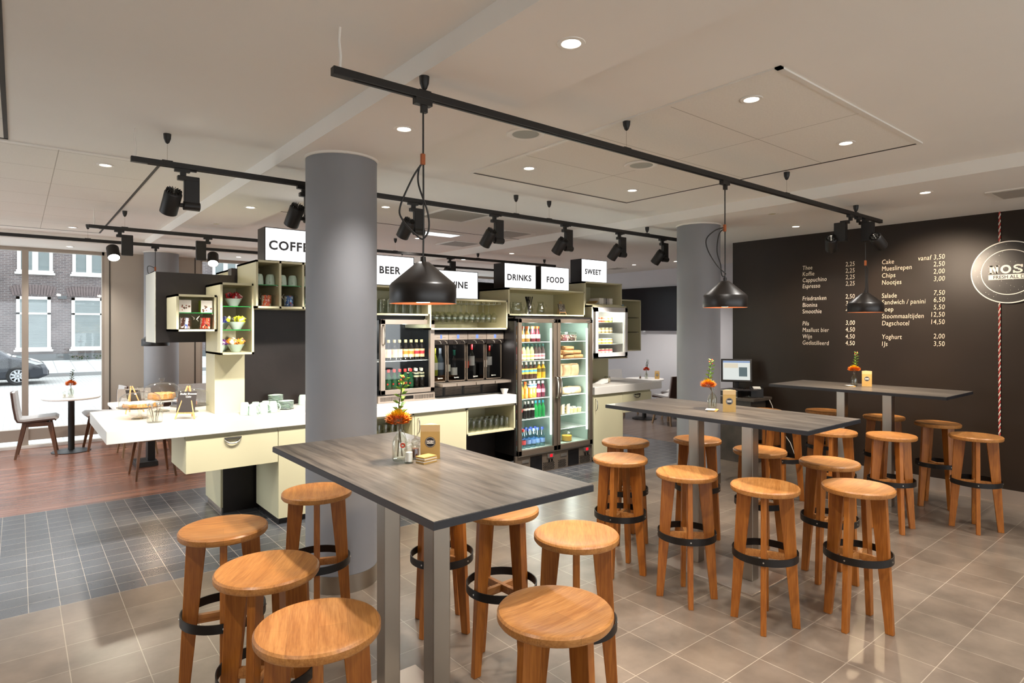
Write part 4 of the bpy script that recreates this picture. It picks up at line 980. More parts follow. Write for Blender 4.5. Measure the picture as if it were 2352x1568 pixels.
for (xa, xb) in ((4.449, 5.052), (5.062, 5.673)):
    w_ = .052; a = MB(); a.box(xa, FY, .235, xb, FY+.035, .293); a.box(xa, FY, 1.765, xb, FY+.035, 1.812); a.box(xa, FY, .235, xa+w_, FY+.035, 1.812); a.box(xb-w_, FY, .235, xb, FY+.035, 1.812)
    d = part('door', a, M['dark_steel'], t, bevel=.003)
    part('door_glass', bx(xa+w_, FY+.012, .293, xb-w_, FY+.017, 1.765), M['glass'], d)
    hx = 5.03 if xa < 5 else 5.083; n = 14
    a = MB(); a.tube([(hx, FY, 1.115)]+[(hx, FY-.006-.045*math.sin(PI*i/n)**.6, .99+.125*math.cos(PI*i/n)) for i in range(1, n)]+[(hx, FY, .865)], .010, 8); part('handle', a, M['chrome'], d, 'curved steel handle')
    a = bx(xb-.115, FY-.001, 1.782, xb-.03, FY+.002, 1.797); part('badge', a, M['screw'], d)
a = MB(); a.box(FX0, FY+.015, .0, FX1, FY+.04, .232); base = part('machine_panel', a, M['dark_steel'], t)
a = bx(FX0+.03, FY-.004, .227, FX1, FY+.02, .234); part('panel_lip', a, M['screw'], base)
for xo in (4.449, 5.062):
    part('black_opening', bx(xo+.19, FY+.010, .015, xo+.37, FY+.016, .205), M['black_gloss'], base)
    part('thermostat', bx(xo+.455, FY+.006, .155, xo+.56, FY+.016, .205), M['screw'], base); part('red_display', bx(xo+.495, FY+.004, .163, xo+.535, FY+.008, .197), M['red_led'], base)
    a = MB()
    for q in (.475, .520): a.box(xo+q, FY+.008, .105, xo+q+.022, FY+.016, .137)
    part('switch', a, M['black_gloss'], base)
    part('type_plate', bx(xo+.06, FY+.008, .145, xo+.165, FY+.016, .178), M['screw'], base)
    a = MB()
    for i in range(7):
        for (qa, qb) in ((.02, .17), (.39, .58)):
            for j in range(int((qb-qa)/.026)): a.box(xo+qa+j*.026+(i % 2)*.010, FY+.012, .018+i*.0135, xo+qa+j*.026+.017+(i % 2)*.010, FY+.0155, .0245+i*.0135)
    part('vent_slots', a, M['black_gloss'], base, kind='stuff')
for zs in (1.54, 1.32, 1.10, .873, .634):
    for (xa, xb) in ((4.455, 5.03), (5.07, 5.64)):
        a = MB(); a.tube([(xa, 5.44, zs-.004), (xb, 5.44, zs-.004)], .004, 6); a.tube([(xa, 5.93, zs-.004), (xb, 5.93, zs-.004)], .003, 5)
        for k in range(24): q = xa+(xb-xa)*k/23; a.box(q-.0012, 5.44, zs-.004, q+.0012, 5.93, zs-.0015)
        part('wire_shelf', a, M['wire'], t)
a = MB(); zs = .46; a.tube([(5.07, 5.44, zs), (5.64, 5.44, zs)], .004, 6)
for k in range(24): q = 5.07+.57*k/23; a.box(q-.0012, 5.44, zs-.001, q+.0012, 5.93, zs+.001)
part('wire_shelf', a, M['wire'], t)
for x in (4.992, 5.612):
    a = MB(); a.box(x, FY+.045, .42, x+.016, FY+.06, 1.70); part('led_strip', a, M['led'], t, 'bright white light strip')
for x in (4.75, 5.36):
    lamp(lamp_data('fridge_light', 'POINT', 2.2, (.92, 1, .95), .05), (x, 5.47, 1.70), t); lamp(lamp_data('fridge_light', 'POINT', 1.6, (.92, 1, .95), .05), (x, 5.42, .95), t); lamp(lamp_data('fridge_light', 'POINT', 1.2, (.92, 1, .95), .05), (x, 5.42, .50), t)
def row(proto, xs, y, z, label, group, rnd=.004):
    for x in xs: proto.put((x+random.uniform(-rnd, rnd), y+random.uniform(-rnd, rnd), z), random.uniform(0, 6), label, group)
lin_ = lambda a_, b_, n: [a_+(b_-a_)*i/(n-1) for i in range(n)]
row(Proto(bottle(.185, .033, '#b98540', '#d9682a', '#efe2c8', (.22, .48), nr=.62, shoulder=.5, cap_h=.028)), [4.535, 4.62, 4.70], 5.50, 1.54, 'amber juice bottle with orange cap on the top fridge shelf', 'amber juices on the top shelf')
row(Proto(bottle(.185, .033, '#7e2c38', '#d9682a', '#efe2dc', (.22, .48), nr=.62, shoulder=.5, cap_h=.028)), [4.785, 4.865], 5.50, 1.54, 'dark red juice bottle with orange cap on the top fridge shelf', 'red juices on the top shelf')
row(Proto(bottle(.195, .029, '#c05a5a', '#3b6b62', '#f3e0dc', (.08, .40), nr=.42, label2='#e6b8bc')), [4.53, 4.588], 5.50, 1.32, 'pink lemonade bottle on the second fridge shelf', 'pink lemonades')
row(Proto(bottle(.195, .029, '#c9cf9a', '#3b6b62', '#f4ecd2', (.08, .40), nr=.42, label2='#e8d27a')), [4.647, 4.705, 4.764], 5.50, 1.32, 'pale yellow lemonade bottle on the second fridge shelf', 'yellow lemonades')
row(Proto(bottle(.195, .029, '#5a4a48', '#3b6b62', '#f3e4e0', (.08, .40), nr=.42, label2='#d9909a')), [4.825, 4.884, 4.942], 5.50, 1.32, 'dark lemonade bottle with pale label on the second fridge shelf', 'dark lemonades')
row(Proto(bottle(.20, .031, '#e9b75a', '#e0d6c0', '#2e2a24', (.38, .60), nr=.42)), [4.54], 5.50, 1.10, 'creamy yellow bottle with black label on the third fridge shelf', 'creamy bottle')
row(Proto(bottle(.20, .031, '#4a3026', '#d8d0c4', '#f0d060', (.30, .62), nr=.40, label2='#5aa6c8')), [4.612, 4.68, 4.748, 4.815], 5.50, 1.10, 'brown bottle with yellow and blue label on the third fridge shelf', 'brown bottles with yellow blue labels')
row(Proto(bottle(.20, .031, '#d8a830', '#e8e2d0', '#6b5a28', (.38, .60), nr=.42)), [4.885, 4.95], 5.50, 1.10, 'golden bottle on the third fridge shelf', 'golden bottles')
row(Proto(bottle(.195, .031, '#a9c9b8', '#dfe6d2', '#cfe0c4', (.3, .5), nr=.45)), [4.525], 5.50, .873, 'pale green glass bottle at the left of the fourth fridge shelf', 'pale green bottle')
row(Proto(bottle(.195, .031, '#e3b548', '#e3dcb0', '#f1c81e', (.25, .55), nr=.42)), [4.60], 5.50, .873, 'yellow soda bottle on the fourth fridge shelf', 'yellow soda')
row(Proto(bottle(.195, .031, '#dca552', '#d9632a', '#ee8a3a', (.3, .6), nr=.42)), [4.668], 5.50, .873, 'orange soda bottle on the fourth fridge shelf', 'orange soda')
row(Proto(bottle(.20, .031, '#a8702c', '#e8eef4', '#e8eef6', (.62, .84), nr=.42, label2='#3a64b0')), [4.738, 4.808], 5.50, .873, 'amber bottle with white and blue neck label on the fourth fridge shelf', 'amber bottles with blue neck labels')
row(Proto(bottle(.195, .031, '#6e2a3c', '#d8d0d4', '#c98a9a', (.30, .52), nr=.42)), [4.88, 4.948], 5.50, .873, 'purple red bottle on the fourth fridge shelf', 'purple bottles')
row(Proto(bottle(.20, .028, '#1c1210', '#c8c0b8', '#c63a3a', (.40, .58), nr=.4)), [4.525, 4.59], 5.50, .634, 'dark cola bottle with red label on the fifth fridge shelf', 'dark bottles with red labels')
row(Proto(bottle(.20, .028, '#1a1614', '#b8b4ac', '#d8ccc0', (.48, .60), nr=.4)), [4.655, 4.715, 4.775], 5.50, .634, 'black bottle with pale label on the fifth fridge shelf', 'black bottles with pale labels')
row(Proto(bottle(.20, .028, '#1f8a44', '#3a9aa8', None, nr=.4)), [4.835, 4.892, 4.95], 5.50, .634, 'green glass bottle on the fifth fridge shelf', 'green bottles')
row(Proto(bottle(.225, .033, 'liquid_water', '#d03a34', '#d8575a', (.2, .42), nr=.45)), [4.535, 4.61], 5.47, .292, 'clear water bottle with red cap at the fridge bottom', 'red capped water bottles')
wb = Proto(bottle(.225, .033, 'liquid_water', '#3550a8', '#7d9fd0', (.2, .42), nr=.45))
row(wb, [4.685, 4.76, 4.835, 4.91], 5.47, .292, 'clear blue water bottle with dark blue cap at the fridge bottom', 'blue capped water bottles')
row(wb, [4.65, 4.725, 4.80, 4.875], 5.56, .292, 'clear blue water bottle with dark blue cap at the fridge bottom', 'blue capped water bottles')
def swing_jar(r, h, fill, lidm=None, fh=.75):
    t = thing('swing_top_jar', 'x', 'jar')
    a = MB(); a.lathe([(.0001, .001), (r*.95, .001), (r, .006), (r, h*.80), (r*.86, h*.87), (r*.86, h*.9)], 24); part('glass_body', a, M['dglass'], t)
    a = MB(); a.lathe([(r*.9, h*.90), (r*.93, h*.93), (r*.8, h*.98), (.0001, h)], 24); part('lid', a, M['dglass'], t)
    a = MB(); a.lathe([(r*.88, h*.895), (r*.90, h*.905)], 20); a.tube([(r*.9, -.01, h*.9), (r*1.12, 0, h*.75), (r*1.1, .0, h*.6), (r*.98, 0, h*.7)], .0016, 5); a.tube([(-r*.9, 0, h*.9), (-r*1.12, 0, h*.97), (-r*.9, 0, h*1.0)], .0016, 5); part('wire_clasp', a, M['chrome'], t)
    if fill:
        a = MB(); a.lathe([(.0001, .006), (r*.93, .006), (r*.93, h*fh*.95), (.0001, h*fh)], 20); part('contents', a, fill, t)
    return t
for x, c1_, c2_, l in ((5.19, '#d9cf8c', '#8f8a3c', 'wide glass jar of yellow green salad on the top shelf of the right fridge door'), (5.335, '#8a4a58', '#e0d0c8', 'wide glass jar of dark red fruit on the top shelf of the right fridge door'), (5.475, '#4a3030', '#e4d8c0', 'wide glass jar with pale tag on the right fridge door\'s top shelf')):
    j = swing_jar(.062, .115, printmat(c1_, c2_, 60), fh=.7); j.location = (x, 5.53, 1.54); tag(j, l)
def bag(name, sx, sy, sz, m, seed, tilt=0):
    rnd = random.Random(seed); a = MB(); n, k = 14, 9; vs = []; fs = []
    for j in range(k):
        f_ = j/(k-1); 
        for i in range(n):
            q = 2*PI*i/n; e = .62
            cx_, sx_ = math.cos(q), math.sin(q)
            u_ = math.copysign(abs(cx_)**e, cx_); v_ = math.copysign(abs(sx_)**e, sx_)
            prof = (math.sin(PI*min(1, max(0, .04+.92*f_))))**.38
            vs.append((u_*sx/2*(.9+.1*prof)*(1+rnd.uniform(-.02, .02))*(1 if prof > .3 else .7), v_*sy/2*prof*(1+rnd.uniform(-.04, .04)), sz*(.5-.5*math.cos(PI*f_))+rnd.uniform(-.004, .004)))
    for j in range(k-1):
        for i in range(n): fs.append((j*n+i, j*n+(i+1) % n, (j+1)*n+(i+1) % n, (j+1)*n+i))
    fs += [tuple(range(n-1, -1, -1)), tuple((k-1)*n+i for i in range(n))]
    a.add(vs, fs, True); return simple(name, 'paper bag', a, m)
kb = Proto(bag('paper_bag', .165, .16, .05, M['kraft'], 1))
for x, z, y, l in ((5.19, 1.321, 5.53, 'brown paper bread bag, bottom left of the pile on the second shelf'), (5.38, 1.321, 5.53, 'brown paper bread bag, bottom middle of the pile on the second shelf'), (5.545, 1.321, 5.53, 'brown paper bread bag, bottom right of the pile on the second shelf'),
                (5.18, 1.372, 5.55, 'brown paper bread bag, middle layer left on the second shelf'), (5.36, 1.374, 5.52, 'brown paper bread bag, middle layer centre on the second shelf'), (5.53, 1.372, 5.55, 'brown paper bread bag, middle layer right on the second shelf'), (5.42, 1.425, 5.57, 'brown paper bread bag, topmost of the pile on the second shelf')):
    kb.put((x, y, z), random.uniform(-.12, .12), l, 'bread bags on the second shelf')
kb2 = Proto(bag('paper_bag', .15, .16, .15, mat('pale_kraft', '#c9a883', .75, noise=.15, scale=15, bump=.6, bscale=30), 4))
for x, l in ((5.21, 'upright pale paper bag at the left of the third shelf'), (5.36, 'upright pale paper bag in the middle of the third shelf'), (5.50, 'upright pale paper bag at the right of the third shelf')): kb2.put((x, 5.56, 1.101), random.uniform(-.2, .2), l, 'paper bags on the third shelf')
kb3 = Proto(bag('paper_bag', .175, .20, .085, mat('cream_paper', '#d3b48e', .75, noise=.15, scale=15, bump=.6, bscale=30), 6))
for x, z, l in ((5.17, .874, 'flat cream paper bag at the left of the fourth shelf'), (5.35, .874, 'flat cream paper bag in the middle of the fourth shelf'), (5.53, .874, 'flat cream paper bag at the right of the fourth shelf')): kb3.put((x, 5.57, z), random.uniform(-.2, .2), l, 'paper bags on the fourth shelf')
def wedge_pack():
    t = thing('sandwich_pack', 'x', 'sandwich')
    a = MB(); a.prism([(-.05, 0), (.05, 0), (-.05, .12)], -.035, .035, 'x', Matrix.Rotation(.3, 4, 'Z')); part('pack', a, M['icing'], t)
    a = MB(); a.prism([(-.03, .012), (.035, .012), (-.03, .09)], -.0365, .0365, 'x', Matrix.Rotation(.3, 4, 'Z')); part('filling', a, printmat('#d8c070', '#6f7a3a', 60), t)
    return t
wp = Proto(wedge_pack())
for k, x in enumerate((5.15, 5.25, 5.34)): wp.put((x, 5.52, .636), 0, 'wedge shaped sandwich pack on the fifth shelf', 'sandwich packs')
def pot(r, h, c1_, c2_): 
    t = thing('dessert_pot', 'x', 'pot'); a = MB(); a.lathe([(.0001, .001), (r*.85, .001), (r, h*.8), (r, h*.85)], 18, cap1=True); part('cup', a, colmat(c1_), t); a = MB(); a.lathe([(r*1.05, h*.84), (r*1.05, h*.94), (.0001, h)], 18); part('lid', a, colmat(c2_), t); return t
pt = Proto(pot(.028, .065, '#e8dc9c', '#e8e6e0'))
for x in (5.43, 5.50, 5.57): pt.put((x, 5.50, .636), 0, 'small yellow dessert pot with pale lid on the fifth shelf', 'small dessert pots')
for x in (5.43, 5.50, 5.57): pt.put((x, 5.60, .636), 0, 'small yellow dessert pot with pale lid on the fifth shelf', 'small dessert pots')
p_ = pot(.048, .11, '#e4e6da', '#2f9a4a'); p_.location = (5.18, 5.50, .292); tag(p_, 'white tub with green lid at the bottom right of the fridge')
j = swing_jar(.068, .13, colmat('#e0b04a'), fh=.55); j.location = (5.35, 5.50, .292); tag(j, 'swing top jar half full of orange slices at the fridge bottom')

# ---- beer fridge on the worktop
t = thing('beer_fridge', 'stainless steel counter fridge with dark glass door full of beer bottles', 'fridge', (3.12, 5.8, .95))
BY = 5.55
a = MB(); a.box(2.78, BY+.05, .96, 2.80, 6.05, 1.80); a.box(3.43, BY+.05, .96, 3.45, 6.05, 1.80); a.box(2.78, 6.03, .96, 3.45, 6.05, 1.80); a.box(2.78, BY+.04, 1.80, 3.46, 6.05, 1.832); a.box(2.78, BY+.03, .955, 3.45, 6.05, 1.03); part('casing', a, M['black_plastic'], t)
a = MB(); a.box(2.80, BY+.06, 1.03, 2.804, 6.03, 1.8); a.box(3.426, BY+.06, 1.03, 3.43, 6.03, 1.8); a.box(2.80, 6.024, 1.03, 3.43, 6.03, 1.8); a.box(2.80, BY+.06, 1.03, 3.43, 6.03, 1.075); a.box(2.8, BY+.06, 1.79, 3.43, 6.03, 1.80); part('lining', a, M['fridge_dark'], t)
a = MB(); w_ = .05; xa, xb, za, zb = 2.82, 3.447, 1.035, 1.792
a.box(xa, BY, za, xb, BY+.04, za+.045); a.box(xa, BY, zb-.048, xb, BY+.04, zb); a.box(xa, BY, za, xa+w_, BY+.04, zb); a.box(xb-w_, BY, za, xb, BY+.04, zb); d = part('door', a, M['steelh'], t, bevel=.002)
part('door_glass', bx(xa+w_, BY+.012, za+.045, xb-w_, BY+.017, zb-.048), M['glass'], d)
a = MB(); n = 14; a.tube([(2.842, BY, 1.735)]+[(2.842+.004, BY-.006-.03*math.sin(PI*i/n)**.6, 1.635+.10*math.cos(PI*i/n)) for i in range(1, n)]+[(2.842, BY, 1.535)], .008, 8); part('handle', a, M['chrome'], d, 'curved steel handle')
a = MB(); a.box(2.79, BY+.0, .952, 3.45, BY+.04, 1.025); g = part('grille', a, M['steelh'], t)
a = MB()
for k in range(46):
    x = 2.815+k*.0135
    if not (3.07 < x < 3.2): a.box(x, BY-.001, .968, x+.006, BY+.002, 1.01)
part('grille_slots', a, M['black_gloss'], g, kind='stuff'); part('controller', bx(3.07, BY-.003, .975, 3.19, BY+.002, 1.01), M['black_gloss'], g)
part('shelf', bx(2.805, BY+.07, 1.362, 3.425, 6.0, 1.368), M['wire'], t, 'white wire shelf')
lamp(lamp_data('fridge_light', 'POINT', 1.6, (.95, 1, 1), .04), (3.12, BY+.055, 1.74), t); lamp(lamp_data('fridge_light', 'POINT', .8, (.95, 1, 1), .03), (3.12, BY+.05, 1.34), t)
db = lambda lc_, l2: bottle(.215, .031, '#150d0a', '#d8c690', lc_, (.15, .55), nr=.42, label2=l2)
row(Proto(db('#e8d3b0', '#e0b8a8')), [2.90, 2.966, 3.032, 3.098], BY+.12, 1.369, 'dark beer bottle with cream label on the upper shelf of the beer fridge', 'cream labelled beers')
row(Proto(db('#e8cfa0', '#e08a38')), [3.164, 3.23], BY+.12, 1.369, 'dark beer bottle with orange label on the upper shelf of the beer fridge', 'orange labelled beers')
row(Proto(db('#e8cfa0', '#c0303a')), [3.296, 3.362], BY+.12, 1.369, 'dark beer bottle with red label on the upper shelf of the beer fridge', 'red labelled beers')
gb = bottle(.205, .030, '#123c22', '#c8302c', '#17482a', (.10, .45), nr=.42)
lb = [o for o in KIDS[gb] if o.name.startswith('label')][0]
a = MB(); q = Matrix.Translation((0, -.0315, .055)) @ Matrix.Rotation(PI/2, 4, 'X'); pts = [q @ Vector((.013*(1 if i % 2 == 0 else .42)*math.sin(PI*i/5), .013*(1 if i % 2 == 0 else .42)*math.cos(PI*i/5), 0)) for i in range(10)]
a.add(pts+[q @ Vector((0, 0, 0))], [(i, (i+1) % 10, 10) for i in range(10)]); part('red_star', a, colmat('#d8302a'), lb)
gb = Proto(gb)
for k in range(6): gb.put((2.895+k*.065, BY+.11, 1.075), -.68, 'green beer bottle with red cap and red star in the beer fridge', 'green beers with red star')
row(Proto(bottle(.205, .030, '#18140f', '#d8d2c0', '#c8c0a0', (.55, .78), nr=.42, label2='#2e3a2a')), [3.285, 3.35], BY+.11, 1.075, 'dark bottle with silver cap at lower right of the beer fridge', 'dark bottles lower right')
row(Proto(bottle(.205, .030, '#18140f', '#d8d2c0', '#c8c0a0', (.55, .78), nr=.42, label2='#3a3a2a')), [3.25, 3.32, 3.385], BY+.19, 1.075, 'dark bottle with silver cap in the second row of the beer fridge', 'dark bottles second row')

# ---- wine dispensers
WY = 5.58
def dispenser(x0, x1, label, wines):
    t = thing('wine_dispenser', label, 'wine dispenser', ((x0+x1)/2, 5.8, .95)); X = lambda f_: x0+(x1-x0)*f_
    a = MB(); a.box(x0+.002, WY+.02, 1.60, x1-.002, 6.05, 1.668); a.box(x0+.002, WY+.10, .95, x1-.002, 6.05, 1.12); a.box(x0+.002, WY+.06, 1.05, x0+.008, 6.05, 1.66); a.box(x1-.008, WY+.06, 1.05, x1-.002, 6.05, 1.66); a.box(x0, 6.03, 1, x1, 6.05, 1.66); part('casing', a, M['black_plastic'], t)
    a = MB(); a.box(x0+.003, WY, 1.642, x1-.003, WY+.03, 1.664); a.box(x0+.003, WY, 1.536, x1-.003, WY+.03, 1.578); part('hood', a, M['black_panel'], t)
    s = part('steel_band', bx(x0+.003, WY-.001, 1.578, x1-.003, WY+.03, 1.642), M['steelh'], t); part('small_display', bx(X(.43), WY-.003, 1.590, X(.55), WY, 1.632), M['blue_led'], s)
    a = MB()
    for q in (.2, .27, .34, .62, .69, .76): a.box(X(q), WY-.003, 1.600, X(q)+.004, WY, 1.604)
    part('buttons', a, M['black_gloss'], s, kind='stuff')
    for q in (.30, .70):
        a = MB(); a.tube([(X(q)-.01, WY, 1.566), (X(q), WY-.02, 1.567), (X(q)+.012, WY-.03, 1.555), (X(q)+.016, WY-.032, 1.535)], .004, 7); part('spout', a, M['chrome'], t, 'bright curved spout')
    a = MB(); f_ = .012; a.box(x0+.008, WY+.03, 1.118, x1-.008, WY+.045, 1.118+f_); a.box(x0+.008, WY+.03, 1.536-f_, x1-.008, WY+.045, 1.536); a.box(x0+.008, WY+.03, 1.118, x0+.008+f_, WY+.045, 1.536); a.box(x1-.008-f_, WY+.03, 1.118, x1-.008, WY+.045, 1.536); d = part('door', a, M['dark_steel'], t); part('door_glass', bx(x0+.02, WY+.036, 1.13, x1-.02, WY+.04, 1.524), M['darkglass'], d)
    letter('maker_mark', 'bywine', .022, (X(.36), WY+.028, 1.155), '-y', M['white_card'], d, extr=.0002, shear=.2)
    a = MB(); a.box(x0+.03, WY-.13, 1.082, x1+.02, WY+.03, 1.110); part('drip_tray', a, M['steelh'], t)
    a = MB()
    for k in range(10): a.box(x0+.02, WY+.094, .965+k*.0095, x1-.02, WY+.10, .969+k*.0095)
    part('vent_slats', a, M['dark_steel'], t, kind='stuff')
    return t
WX = [3.455, 3.642, 3.896, 4.158, 4.405]
for k, l in enumerate(('leftmost wine dispenser, half behind the beer fridge, holding a yellow bottle', 'second wine dispenser from the left with two dark bottles', 'third wine dispenser with a red capped bottle', 'rightmost wine dispenser next to the black side of the tall fridge')):
    dispenser(WX[k], WX[k+1], l, None)
def wbot(x, z0, body, cap, lab, label, lz=(.22, .48), y=5.68):
    b_ = bottle(.30, .037, body, cap, lab, lz, nr=.38, shoulder=.60, cap_h=.06); b_.name = 'wine_bottle'; b_.location = (x, y, z0); tag(b_, label, 'wine bottle')
wbot(3.525, 1.185, '#9aa32a', '#c8c84a', '#e8e8d8', 'yellow green wine bottle in the leftmost dispenser')
wbot(3.60, 1.185, '#4a5864', '#8a98a8', '#a8b4c0', 'bluish wine bottle in the leftmost dispenser')
wbot(3.69, 1.16, '#20221a', '#2a2a20', '#dcdcc8', 'dark wine bottle with pale label, left in the second dispenser')
wbot(3.78, 1.16, '#14110e', '#0e4a3a', '#dcdcd2', 'dark wine bottle with low white label in the second dispenser', (.08, .36))
wbot(3.935, 1.19, '#17110d', '#6a4a2a', '#d8502a', 'dark wine bottle with orange label in the third dispenser')
wbot(4.015, 1.22, '#17170d', '#d01f28', '#e2e2da', 'dark wine bottle with red cap and white label in the third dispenser', (.2, .56))
wbot(4.195, 1.19, '#17110d', '#2a1210', '#e2dcd2', 'dark wine bottle with patterned label in the rightmost dispenser')
wbot(4.265, 1.20, '#14120f', '#a81f20', '#dcdcd6', 'dark wine bottle with dark red cap in the rightmost dispenser', (.25, .58))
for x in (3.55, 3.77, 4.03, 4.28): lamp(lamp_data('dispenser_light', 'POINT', .35, (1, .95, .9), .02), (x, WY+.06, 1.50), None)
a = MB(); a.lathe([(.0001, .012), (.026, .012), (.045, .06), (.047, .06), (.029, .008), (.029, 0), (.0001, 0)], 32, (4.33, 5.47, .95)); solo('bowl', a, M['white_china'], 'small white cup at the right end of the worktop before the dispensers', 'cup')

# ---- goods in the wall boxes
def white_box(x, z, label, y=5.72):
    t = thing('sweets_box', label, 'box', (x, y, z))
    part('carton', bx(x-.046, y-.02, z, x+.046, y+.06, z+.105), colmat('#efe9df', .5), t, bevel=.001)
    part('green_side', bx(x-.0475, y-.019, z+.001, x-.046, y+.059, z+.104), colmat('#8fae2a', .5), t, 'green side')
    a = MB(); rr = random.Random(int(x*1000))
    for k in range(8):
        px, pz, q = x+rr.uniform(-.038, .038), z+rr.uniform(.01, .06), rr.uniform(.004, .009)
        a.lathe([(.0001, 0), (q, 0)], 10, m=Matrix.Translation((px, y-.0206, pz)) @ Matrix.Rotation(PI/2, 4, 'X'))
    part('printed_sweets', a, printmat('#6d4a2a', '#c77a6a', 80), t)
white_box(1.095, 1.8395, 'white sweets carton with brown print, left on the glass shelf'); white_box(1.262, 1.8395, 'white sweets carton with green side, right on the glass shelf')
def candy_jar(x, y, z, cols, label, s=1, n=9):
    t = thing('candy_jar', label, 'jar', (x, y, z))
    a = MB(); a.lathe([(.0001, .001), (.050*s, .001), (.056*s, .01), (.060*s, .07*s), (.054*s, .11*s), (.046*s, .118*s), (.050*s, .124*s)], 24, (x, y, z)); part('glass_body', a, M['dglass'], t)
    rr = random.Random(int(x*999))
    for k in range(n):
        q = 2*PI*k/n; R = Matrix.Translation((x+.034*s*math.cos(q), y+.034*s*math.sin(q), z+.055*s)) @ Matrix.Rotation(q+PI/2, 4, 'Z') @ Matrix.Rotation(rr.uniform(-.2, .2), 4, 'Y')
        a = MB(); a.box(-.011*s, -.005*s, -.050*s, .011*s, .005*s, .048*s, R); part('wrapped_bar', a, printmat(*cols[k % len(cols)], 45), t)
    a = MB(); a.tube([(x+.05*s, y-.02, z+.118*s), (x+.07*s, y-.03, z+.10*s), (x+.066*s, y-.03, z+.085*s)], .002, 6); a.tube([(x-.05*s, y-.02, z+.118*s), (x-.075*s, y-.03, z+.09*s), (x-.06*s, y-.03, z+.07*s)], .002, 6); part('wire_clasp', a, M['chrome'], t)
candy_jar(1.10, 5.735, 1.698, [('#4a2220', '#e8e4ec'), ('#eceaf2', '#4a62b8'), ('#5a2a24', '#c8b8c0')], 'glass jar of blue and white wrapped bars, lower left in the small box', .95)
candy_jar(1.255, 5.735, 1.698, [('#b83028', '#e8d8b8'), ('#d85a30', '#3a1c14'), ('#c02828', '#f0e4d0')], 'glass jar of red and orange wrapped bars, lower right in the small box', .95)
candy_jar(1.735, 5.63, 1.900, [('#e8603a', '#f4e6dc'), ('#ee7a4a', '#e84838'), ('#e8603a', '#f6ece0')], 'swing top jar full of orange red sachets under the mint cups', .98)
candy_jar(1.935, 5.63, 1.900, [('#3a6ab8', '#d8e4f4'), ('#4a8ad0', '#c85a6a'), ('#2a58a8', '#e8eef6')], 'swing top jar full of blue sachets under the mint cups', .98)
candy_jar(2.10, 5.66, 1.900, [('#3a6a5a', '#d8e4d4')], 'swing top jar next to the blue sachets, cut off by the pillar', .9)
def snack_bowl(x, y, z, cols, label, seed, s=1):
    t = thing('snack_bowl', label, 'bowl', (x, y, z))
    a = MB(); a.lathe([(.0001, .002), (.034*s, .001), (.038*s, .006), (.072*s, .068*s), (.070*s, .068*s), (.034*s, .01), (.0001, .008)], 32, (x, y, z)); part('bowl', a, M['mint'], t)
    rr = random.Random(seed)
    for k in range(11):
        q = rr.uniform(0, 2*PI); rad = rr.uniform(.005, .052)*s
        R = Matrix.Translation((x+rad*math.cos(q), y+rad*math.sin(q)*.8, z+.074*s+rr.uniform(0, .020))) @ Matrix.Rotation(q, 4, 'Z') @ Matrix.Rotation(rr.uniform(.3, 1.1), 4, 'Y') @ Matrix.Rotation(rr.uniform(-.4, .4), 4, 'X')
        a = MB(); pw, ph = .024, .031; nx, nz = 5, 5; top = []; bot = []
        for j in range(nz):
            for i in range(nx):
                u_, v_ = i/(nx-1)*2-1, j/(nz-1)*2-1; th = .011*(1-u_*u_)*(1-v_*v_)+.0006
                top.append(R @ Vector((u_*pw, -th, v_*ph))); bot.append(R @ Vector((u_*pw, th, v_*ph)))
        fs = []
        for j in range(nz-1):
            for i in range(nx-1):
                q0 = j*nx+i; fs.append((q0, q0+1, q0+nx+1, q0+nx)); fs.append(tuple(nx*nz+v for v in (q0, q0+nx, q0+nx+1, q0+1)))
        a.add(top+bot, fs, True); part('snack_packet', a, printmat(*cols[k % len(cols)], 40), t)
snack_bowl(1.475, 5.70, 1.8975, [('#b02028', '#f0dcd8'), ('#c8242c', '#3a1214')], 'mint bowl heaped with red crisp packets on the top glass tier', 1)
snack_bowl(1.495, 5.68, 1.6945, [('#d2d32a', '#3a3a1a'), ('#c8cc30', '#eef0a8')], 'mint bowl heaped with lime yellow packets on the middle glass tier', 2)
snack_bowl(1.41, 5.82, 1.6945, [('#24286e', '#4a50a0')], 'mint bowl with dark blue packets behind the lime yellow one', 3, .9)
snack_bowl(1.49, 5.68, 1.4985, [('#ee8a2a', '#f6e2c8'), ('#f09838', '#5a2a1a')], 'mint bowl heaped with orange packets on the bottom tier', 4)
snack_bowl(1.405, 5.82, 1.4985, [('#6a2a7a', '#e8d8ec')], 'mint bowl with purple packets behind the orange one', 5, .9)
# jugs above the fridge
def jug(x, y, z, prof, label, hh=(.3, .75), straws=0, inner=None):
    t = thing('glass_jug', label, 'jug', (x, y, z)); a = MB(); a.lathe(prof, 28, (x, y, z)); a.lathe([(max(.0001, r-.002), zz+.003) for r, zz in prof], 20, (x, y, z)); part('body', a, M['dglass'], t)
    H = prof[-1][1]; r = prof[-2][0]; a = MB(); a.tube([(x+r*.8, y-.01, z+H*.85), (x+r+.035, y-.02, z+H*.8), (x+r+.045, y-.02, z+H*.5), (x+r+.01, y-.01, z+H*.3)], .005, 8); part('handle', a, M['dglass'], t)
    if straws:
        a = MB(); rr = random.Random(2)
        for k in range(straws):
            q = rr.uniform(0, 2*PI); r0, r1 = rr.uniform(0, .018), rr.uniform(.01, .05); a.tube([(x+r0*math.cos(q+2), y+r0*math.sin(q+2), z+.006), (x+r1*math.cos(q), y+r1*math.sin(q), z+.215)], .0028, 5)
        part('straws', a, M['black_straw'], t, 'bunch of black straws')
    return t
wide = [(.0001, .001), (.05, .001), (.062, .02), (.066, .06), (.058, .10), (.055, .13), (.060, .142)]
